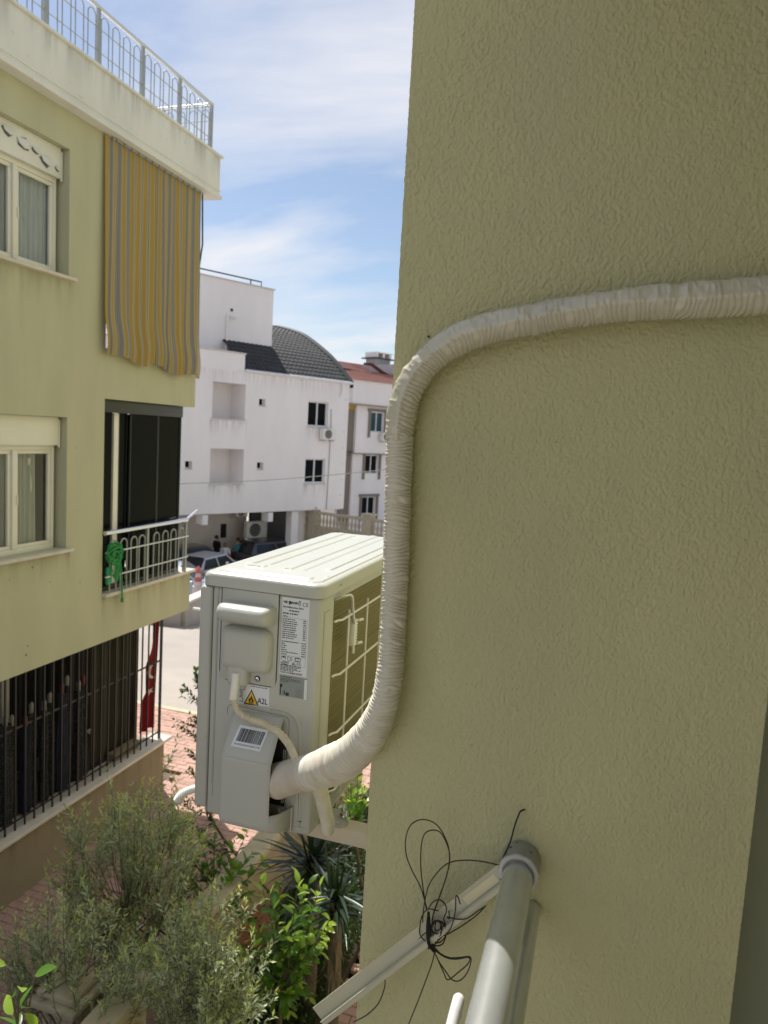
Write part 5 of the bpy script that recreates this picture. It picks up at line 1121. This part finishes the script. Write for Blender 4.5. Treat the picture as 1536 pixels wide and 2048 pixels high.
# ================================================================== GARDEN: stonework
gwl = thing('planter_wall', 'pinkish stone planter wall running through the garden behind the bushes', 'wall', (-2.91, 6.7, -5.04))
rbox('wall_run', (-2.97, 4.9, -5.04), (-2.85, 9.0, -4.07), m_pinkstone, gwl, .01)
for i in range(7): rbox('coping', (-3.02, 4.88+i*.59, -4.069), (-2.80, 4.88+i*.59+.582, -4.0), m_stone, gwl, .012)
bs = thing('garden_balustrade', 'beige cast stone balustrade with arched relief at the lower left', 'balustrade', (-2.87, 3.4, -5.04))
rbox('cap', (-2.985, 2.6, -4.04), (-2.775, 4.16, -3.93), m_stone, bs, .02, 3)
rbox('panel', (-2.93, 2.6, -4.98), (-2.83, 4.12, -4.041), m_stone, bs, .006)
for yc in (3.12, 3.80):
    for r in (.30, .245, .19): MB().tube([(-2.829, yc+r*cos(a_), -4.40+r*sin(a_)) for a_ in np.linspace(-.2, pi+.2, 26)], .022, 8).build('arch_moulding', m_stone, bs, smooth=True)
    MB().prism([(yc+.15*cos(a_), -4.40+.15*sin(a_)) for a_ in np.linspace(0, pi, 16)] + [(yc-.15, -4.85), (yc+.15, -4.85)], 'x', -2.835, -2.8255).build('arch_fill', M('reddish_recess', (.22, .11, .07), .9), bs)
pil = thing('garden_pillar', 'square beige stone pillar with capped top standing left of the balustrade', 'pillar', (-3.36, 3.95, -5.04))
rbox('shaft', (-3.49, 3.83, -5.0), (-3.23, 4.09, -4.12), m_stone, pil, .01)
for i in range(3): rbox('flute', (-3.45+i*.075, 3.822, -4.9), (-3.41+i*.075, 3.8295, -4.2), m_stone, pil, .004); rbox('flute', (-3.2305, 3.87+i*.075, -4.9), (-3.222, 3.91+i*.075, -4.2), m_stone, pil, .004)
rbox('cap', (-3.56, 3.76, -4.119), (-3.16, 4.16, -4.06), m_stone, pil, .015); rbox('cap_top', (-3.52, 3.80, -4.059), (-3.20, 4.12, -4.0), m_stone, pil, .02)
pp = PY(487, 1890, 5.6)
pt = thing('terracotta_pot', 'brown terracotta pot half hidden behind the lemon leaves', 'pot', (pp.x, pp.y, -4.9))
m_terra = M('terracotta', (.28, .12, .06), .85, .2, 8, spots=.15)
MB().tube([(pp.x, pp.y, z) for z in (-4.9, -4.6, pp.z, pp.z+.16, pp.z+.17, pp.z+.22)], [.14, .18, .22, .25, .28, .28], 28).build('vessel', m_terra, pt, smooth=50)

# ================================================================== PLANTS
m_ol = leafmat('olive_leaf', (.27, .32, .23), .6, .27, .22, back=(.42, .46, .38)); m_ol2 = leafmat('young_olive_leaf', (.38, .46, .22), .3, .35, .35)
m_bark = M('grey_brown_bark', (.12, .095, .07), .9, .3, 20, bump=.5, bs=80)
m_cit = leafmat('citrus_leaf', (.075, .17, .030), .4, .3, .35); m_cit2 = leafmat('young_citrus_leaf', (.24, .36, .06), .25, .3, .4)
m_dk = leafmat('dark_shrub_leaf', (.035, .065, .020), .4, .3, .25); m_yuc = leafmat('yucca_blade_green', (.018, .036, .020), .38, .35, .1); m_dead = M('dry_blade', (.17, .13, .08), .9, .3, 8)
m_grass = leafmat('grass_blade_green', (.025, .055, .012), .5, .5, .2); m_lem = M('green_lemon_skin', (.14, .24, .02), .35, .12, 20, bump=.3, bs=300)
RV = random.Random(3)
def rv(): return Vector((RV.gauss(0, 1), RV.gauss(0, 1), RV.gauss(0, 1))).normalized()
def add_leaf(mb, p, d, L, w, up=None, curl=.15):
    d = d.normalized(); n = (up or rv()); n = (n-d*n.dot(d)).normalized(); s = d.cross(n)
    m = p+d*L*.45; mb.add([p, m+s*w/2+n*w*.22, p+d*L-n*L*curl, m-s*w/2+n*w*.22, m], [(0, 1, 4), (0, 4, 3), (1, 2, 4), (4, 2, 3)])
def shoot(lm, ym, sm, a, b, n, L, w, spread=.9, twigs=3, rs=.004):
    mid = a.lerp(b, .5)+rv()*(b-a).length*.10+Vector((0, 0, -.03)); C = catmull([a, mid, b], 8)
    sm.tube(C, [rs*(1-.75*i/(len(C)-1)) for i in range(len(C))], 5)
    def dress(C, n, k0):
        for i in range(n):
            t = k0+(1-k0)*i/(n-1); q = t*(len(C)-1.001); j = int(q); p = C[j].lerp(C[j+1], q-j); ax_ = (C[min(j+1, len(C)-1)]-C[max(0, j-1)]).normalized()
            o = rv(); o = (o-ax_*o.dot(ax_)).normalized()
            for sg in (1, -1):
                d = ax_*(.75+.5*t)+o*sg*spread*RV.uniform(.6, 1.1); add_leaf(ym if t > .86 else lm, p, d, L*RV.uniform(.65, 1.15)*(1-.25*(t > .93)), w*RV.uniform(.8, 1.2), Vector((0, 0, 1))+rv()*.6, RV.uniform(0, .2))
    dress(C, n, .25)
    for k in range(twigs):
        q = RV.uniform(.25, .8); p = C[int(q*(len(C)-1))]; ax_ = (b-a).normalized(); o = rv(); o = (o-ax_*o.dot(ax_)).normalized(); e = p+(ax_*.9+o*.7+Vector((0, 0, .25))).normalized()*(b-a).length*RV.uniform(.3, .5)
        c2 = catmull([p, p.lerp(e, .5)+rv()*.01, e], 5); sm.tube(c2, [rs*.5*(1-.7*i/(len(c2)-1)) for i in range(len(c2))], 4); dress(c2, max(4, int(n*.5)), .15)
def olive(label, base, tips, ell, ydep, nin, L=.078, w=.0165, ylight=.12, group='silvery olive shrubs in the garden'):
    t = thing('olive_tree', label, 'tree', base, group); lm, ym, sm = MB(), MB(), MB(); B = Vector(base)
    (cx_, cy_, rx_, ry_) = ell; T = [PY(u, v, ydep+RV.uniform(-.2, .2)) for u, v in tips]
    for _ in range(nin):
        a_ = RV.uniform(0, 2*pi); r_ = sqrt(RV.random()); T.append(PY(cx_+rx_*r_*cos(a_), cy_+ry_*r_*sin(a_), ydep+RV.uniform(-.4, .4)))
    C0 = PY(cx_, cy_+ry_*.8, ydep)
    limbs = []
    for k in range(5):
        e = C0+Vector((RV.uniform(-.25, .25), RV.uniform(-.25, .25), RV.uniform(-.1, .35))); c = catmull([B, B.lerp(e, .5)+rv()*.08, e], 8); sm.tube(c, [.018*(1-.7*i/(len(c)-1)) for i in range(len(c))], 7); limbs.append(c)
    for tp in T:
        dirn = (tp-C0); st = tp-(dirn.normalized()*.5+Vector((0, 0, 1))*.6).normalized()*min(.62, .22+dirn.length*.4)
        lb_ = min((p for c in limbs for p in c[3:]), key=lambda p: (p-st).length); sm.tube(catmull([lb_, lb_.lerp(st, .5)+rv()*.03, st], 4), .0035, 4)
        shoot(lm, ym, sm, st, tp, RV.choice([11, 14, 17]), L*RV.uniform(.75, 1.1)*ydep/5, w*ydep/5, 1.1, RV.choice([2, 3, 5]), .0035)
    o = lm.build('foliage', m_ol, t, recalc=False); stuff(o); o = ym.build('young_foliage', m_ol2, t, recalc=False); stuff(o); stuff(sm.build('branches', m_bark, t, smooth='all', recalc=False))
    return t
olive('tall silvery olive shrub in the middle rising in front of the brown plinth', (-2.75, 5.1, -4.9),
      [(330, 1515), (303, 1560), (212, 1543), (238, 1590), (285, 1562), (352, 1565), (140, 1622), (118, 1635), (165, 1612), (250, 1632), (345, 1618), (92, 1742), (122, 1752), (155, 1662), (202, 1642), (320, 1580), (365, 1600), (345, 1540), (220, 1600)], (275, 1750, 165, 165), 5.0, 120)
olive('dull shaded olive shrub at the lower left in front of the stone pillar', (-2.75, 3.9, -4.9),
      [(132, 1815), (72, 1852), (32, 1872), (150, 1832), (172, 1792), (100, 1802), (20, 1900), (60, 1890)], (150, 1905, 165, 120), 4.0, 84)
olive('bright sunlit olive shrub on the right between the balustrade and the lemon tree', (-1.95, 3.9, -4.9),
      [(430, 1765), (462, 1790), (492, 1802), (398, 1880), (482, 1902), (440, 1850), (522, 1938), (505, 1988), (380, 1970), (470, 1850), (418, 1800), (450, 1960), (350, 1790), (330, 1840), (375, 1760), (540, 1890), (345, 1900)], (405, 1935, 120, 135), 3.9, 66)
# broad leaves as separate parts
def leaf_mesh(L, w, mat, fold=.18, curl=.18, n=7):
    V = []; F = []
    for i in range(n+1):
        t = i/n; hw = w/2*sin(pi*t**.85)**.8 if 0 < t < 1 else .0004; z = -curl*L*t*t
        V += [(t*L, -hw, z+fold*hw), (t*L, 0, z), (t*L, hw, z+fold*hw)]
    for i in range(n): a = i*3; F += [(a, a+1, a+4, a+3), (a+1, a+2, a+5, a+4)]
    m = MB(); m.v = V; m.f = F; o = m.build('leaf', mat, None, smooth='all', recalc=False); me = o.data; bpy.data.objects.remove(o); return me
cit_me = [leaf_mesh(.088, .042, m_cit), leaf_mesh(.075, .038, m_cit, .25, .1), leaf_mesh(.080, .036, m_cit2, .2, .25), leaf_mesh(.070, .030, m_cit2, .3, .1)]
def place_leaf(me, par, p, d, up, sc=1):
    d = d.normalized(); n = (up-d*up.dot(d)).normalized(); s = n.cross(d); o = bpy.data.objects.new('leaf', me); COL.objects.link(o); o.parent = par
    o.matrix_local = Matrix.Translation(Vector(p)-parent_origin(par)) @ Matrix((d, s, n)).transposed().to_4x4() @ Matrix.Scale(sc, 4); return o
def citrus(name, label, cat, base, tips, ydep, per=9, sc=1, young=.3, yj=.25, group=None, bn=14):
    t = thing(name, label, cat, base, group); sm = MB(); B = Vector(base); T = [PY(u, v, ydep+RV.uniform(-yj, yj)) for u, v in tips]
    cen = sum(T, Vector())/len(T); cen.z -= .35
    c = catmull([B, B.lerp(cen, .5)+rv()*.05, cen], 8); MB().tube(c, [.028-.014*i/(len(c)-1) for i in range(len(c))], 9).build('trunk', m_bark, t, smooth=True)
    for (u, v), tp in zip(tips, T):
        st = cen.lerp(tp, .35); c2 = catmull([cen, st+rv()*.03, tp], 7); sm.tube(c2, [.009*(1-.8*i/(len(c2)-1)) for i in range(len(c2))], 5)
        for k in range(per):
            q = .45+.55*k/(per-1); qq = q*(len(c2)-1.001); j = int(qq); p = c2[j].lerp(c2[j+1], qq-j); ax_ = (c2[j+1]-c2[j]).normalized(); o = rv(); o = (o-ax_*o.dot(ax_)).normalized(); 
            yg = q > .85 and RV.random() < young*2.5 or RV.random() < young*.3
            place_leaf(cit_me[RV.choice([2, 3]) if yg else RV.choice([0, 1])], t, p, ax_*(.3+.5*q)+o+Vector((0, 0, .15)), Vector((0, 0, 1))+rv()*.55, sc*RV.uniform(.75, 1.15))
    stuff(sm.build('branches', m_bark, t, smooth='all', recalc=False)); return t
def lemon(par, u, v, y, r=.03):
    p = PY(u, v, y); C = [p+Vector((0, 0, z)) for z in (r*1.45, r*1.2, r*.8, 0, -r*.8, -r*1.2, -r*1.5)]; MB().tube(C, [.004, r*.5, r*.88, r, r*.88, r*.5, .005], 18).build('lemon', m_lem, par, smooth='all')
lt = citrus('lemon_tree', 'lemon tree with bright green leaves and green fruit below the cooling unit', 'tree', (-2.0, 4.7, -4.9),
       [(598, 1755), (618, 1768), (640, 1772), (560, 1765), (520, 1758), (540, 1790), (600, 1800), (632, 1812), (660, 1838), (628, 1850), (600, 1838), (570, 1845), (545, 1855), (510, 1850), (590, 1868), (625, 1876), (535, 1905), (560, 1920), (590, 1915), (560, 1975), (575, 1990), (520, 1945), (545, 1950), (480, 1960), (500, 2005), (600, 1965), (618, 1995), (540, 2010), (470, 1905), (640, 1900), (580, 2030), (500, 1880), (650, 1870)], 4.5, 15, 1.15)
lemon(lt, 604, 1884, 4.3); lemon(lt, 622, 1878, 4.32, .028)
l2 = citrus('lemon_tree', 'second darker lemon tree behind the olive shrubs with one pale fruit', 'tree', (-2.7, 6.1, -4.9),
       [(398, 1672), (430, 1650), (470, 1680), (500, 1650), (440, 1715), (480, 1740), (410, 1740), (375, 1700), (505, 1705), (360, 1650), (450, 1760), (500, 1790), (420, 1790), (470, 1820), (390, 1800), (350, 1740), (330, 1690), (500, 1840), (530, 1720), (440, 1850)], 5.5, 17, 1.05, young=.15)
lemon(l2, 468, 1727, 5.3, .036)
citrus('citrus_branch', 'large citrus leaves poking into the lower left corner', 'branch', (-1.9, 1.6, -5.0), [(12, 1930), (40, 1975), (70, 1950), (25, 2030), (-30, 1980), (75, 2050)], 1.75, 4, .95, yj=.05)
citrus('citrus_shrub', 'leafy green shrub seen between the cooling unit and the wall bracket', 'shrub', (-1.4, 5.4, -5.0), [(700, 1560), (725, 1575), (715, 1545), (690, 1590), (735, 1600), (712, 1600)], 5.2, 16)
sh = thing('dark_shrub', 'dark small-leaved shrub rising behind the left edge of the cooling unit', 'shrub', (-2.2, 6.0, -4.9)); lm, ym, sm = MB(), MB(), MB()
tips = [(392, 1338), (368, 1372), (402, 1360), (378, 1440), (350, 1440), (365, 1460), (395, 1400), (372, 1500), (400, 1480), (380, 1540), (405, 1530), (385, 1600), (412, 1620), (345, 1600), (358, 1650), (420, 1690), (395, 1670), (440, 1690), (425, 1380), (430, 1450), (430, 1520)]
Bs = Vector((-2.2, 6.0, -4.9)); tp_ = [PY(u, v, 5.8+RV.uniform(-.15, .15)) for u, v in tips]; stem = catmull([Bs, PY(430, 1650, 5.9), PY(425, 1500, 5.85), PY(405, 1380, 5.8)], 8); sm.tube(stem, .012, 6)
for tp in tp_:
    st = min(stem, key=lambda p: (p-tp-Vector((0, 0, -.15))).length); shoot(lm, ym, sm, st, tp, 9, .055, .026, 1.0, 2)
stuff(lm.build('foliage', m_dk, sh, recalc=False)); stuff(ym.build('young_foliage', m_cit, sh, recalc=False)); stuff(sm.build('branches', m_bark, sh, smooth='all', recalc=False))
def blade_mesh(L, w, mat, droop):
    n = 7; V = []; F = []
    for i in range(n+1):
        t = i/n; hw = w/2*(1-t**2.5)*(.55+.45*min(1, t*4)); z = -droop*L*t*t; V += [(t*L*(1-.25*droop*t), -hw, z+hw*.35), (t*L*(1-.25*droop*t), 0, z), (t*L*(1-.25*droop*t), hw, z+hw*.35)]
    for i in range(n): a = i*3; F += [(a, a+1, a+4, a+3), (a+1, a+2, a+5, a+4)]
    m = MB(); m.v = V; m.f = F; o = m.build('blade', mat, None, smooth='all', recalc=False); me = o.data; bpy.data.objects.remove(o); return me
bls = [blade_mesh(.62, .036, m_yuc, .12), blade_mesh(.55, .032, m_yuc, .35), blade_mesh(.5, .03, m_yuc, .05), blade_mesh(.5, .028, m_dead, .6)]
def yucca(label, c, n=85, dead=25):
    c = Vector(c); t = thing('yucca', label, 'plant', (c.x, c.y, -4.9), 'dark yuccas by the near wall')
    MB().tube([(c.x, c.y, -4.9), (c.x+.02, c.y, (c.z-4.9)/2), tuple(c)], [.07, .055, .05], 12).build('trunk', m_bark, t, smooth=True)
    for i in range(n+dead):
        az = RV.uniform(0, 2*pi); el = RV.uniform(-.35, 1.35) if i < n else RV.uniform(-1.45, -.9)
        d = Vector((cos(az)*cos(el), sin(az)*cos(el), sin(el))); p = c+Vector((0, 0, RV.uniform(-.12, .05) if i < n else RV.uniform(-.35, -.1)))
        place_leaf(bls[RV.choice([0, 1, 2]) if i < n else 3], t, p, d, Vector((0, 0, 1)) if abs(d.z) < .9 else Vector((cos(az), sin(az), 0)), RV.uniform(.75, 1.15)).name = 'blade'
yucca('dark spiky yucca directly below the wall bracket', PY(628, 1722, 5.3)); yucca('lower dark yucca with dry hanging blades beside the olive wall', PY(672, 1800, 4.9), 60, 40)
gm = MB()
for i in range(9000):
    x, y = RV.uniform(-2.78, -1.92), RV.uniform(3.2, 7.5); h = RV.uniform(.06, .20); d = rv()*.08; d.z = 0; s_v = Vector((RV.uniform(-1, 1), RV.uniform(-1, 1), 0)).normalized()*.004
    p = Vector((x, y, -4.9)); gm.add([p-s_v, p+s_v, p+d*.5+s_v*.7+UP*h*.6, p+d+UP*h], [(0, 1, 2), (0, 2, 3)])
tag(gm.build('grass', m_grass, None, recalc=False), None, None, None, 'stuff')
fm = MB()
for i in range(5200):
    x, y = RV.uniform(-2.75, -1.92), RV.uniform(3.2, 8.5); p = Vector((x, y, -4.9+RV.random()**2*.55)); add_leaf(fm, p, rv()+Vector((0, 0, .3)), RV.uniform(.03, .06), RV.uniform(.02, .035), Vector((0, 0, 1))+rv()*.5)
tag(fm.build('ground_cover', m_dk, None, recalc=False), None, None, None, 'stuff')
# low wooded ridge closing the horizon beyond the houses
hl = MB(); rows = []
for j, (r, zf) in enumerate(((240, 0), (262, .75), (290, 1.0), (330, .5))):
    rows.append([(r*cos(a_), r*sin(a_), -7.3+zf*(11+3.5*sin(a_*7)+2.2*sin(a_*17+1)+.9*sin(a_*61)+.6*sin(a_*113))) for a_ in np.linspace(0, 2*pi, 361)])
struct(hl.grid(rows).build('hills', M('distant_scrub', (.10, .115, .07), .95, .3, .05), None, smooth='all', recalc=False))

# rain drips and grime below sills and the roof slab
def dripmat(name, col, amt):
    m = bpy.data.materials.new(name); m.use_nodes = True; t = m.node_tree; n = t.nodes; l = t.links; b = n['Principled BSDF']; b.inputs['Base Color'].default_value = (*col, 1); b.inputs['Roughness'].default_value = .95
    tr = n.new('ShaderNodeBsdfTransparent'); ms = n.new('ShaderNodeMixShader'); tcn = n.new('ShaderNodeTexCoord'); mp_ = n.new('ShaderNodeMapping'); mp_.inputs['Scale'].default_value = (1, 1, .09); l.new(tcn.outputs['Object'], mp_.inputs[0])
    nz = n.new('ShaderNodeTexNoise'); nz.inputs['Scale'].default_value = 11; nz.inputs['Detail'].default_value = 5; l.new(mp_.outputs[0], nz.inputs[0])
    r = n.new('ShaderNodeValToRGB'); r.color_ramp.elements[0].position = .42; r.color_ramp.elements[1].position = .72; l.new(nz.outputs[0], r.inputs[0])
    sx = n.new('ShaderNodeSeparateXYZ'); l.new(tcn.outputs['Generated'], sx.inputs[0]); p = n.new('ShaderNodeMath'); p.operation = 'POWER'; p.inputs[1].default_value = 1.6; l.new(sx.outputs[2], p.inputs[0])
    a = n.new('ShaderNodeMath'); a.operation = 'MULTIPLY'; l.new(r.outputs[0], a.inputs[0]); l.new(p.outputs[0], a.inputs[1]); a2 = n.new('ShaderNodeMath'); a2.operation = 'MULTIPLY'; a2.inputs[1].default_value = amt; l.new(a.outputs[0], a2.inputs[0])
    l.new(a2.outputs[0], ms.inputs[0]); l.new(tr.outputs[0], ms.inputs[1]); l.new(b.outputs[0], ms.inputs[2]); l.new(ms.outputs[0], n['Material Output'].inputs[0]); return m
m_drip = dripmat('rain_grime', (.20, .18, .13), .28); m_drip2 = dripmat('grey_grime', (.26, .25, .24), .30)
def drip(x, y0, y1, z0, z1, mat=m_drip): MB().add([(x, y0, z0), (x, y1, z0), (x, y1, z1), (x, y0, z1)], [(0, 1, 2, 3)]).build('drip_stain', mat, lb, recalc=False)
drip(XF+.003, 5.0, 6.40, .98, 1.385); drip(XF+.003, 5.0, 6.40, -1.80, -1.45); drip(XF+.003, 6.93, 8.78, -2.55, -2.08); drip(-5.377, 4.5, 9.05, 3.19, 3.595, m_drip2); drip(XF+.003, 4.8, 8.2, -4.95, -4.335)
for (s0, s1, z0, z1) in rec+big:
    MB().add([FP(s0-.1, -.004, z0-.95), FP(s1+.1, -.004, z0-.95), FP(s1+.1, -.004, z0-.055), FP(s0-.1, -.004, z0-.055)], [(0, 1, 2, 3)]).build('drip_stain', m_drip2, wb, recalc=False)
MB().add([FP(11, -.055, 1.2), FP(24.1, -.055, 1.2), FP(24.1, -.055, 2.40), FP(11, -.055, 2.40)], [(0, 1, 2, 3)]).build('drip_stain', dripmat('faint_grime', (.34, .32, .30), .2), wb, recalc=False)
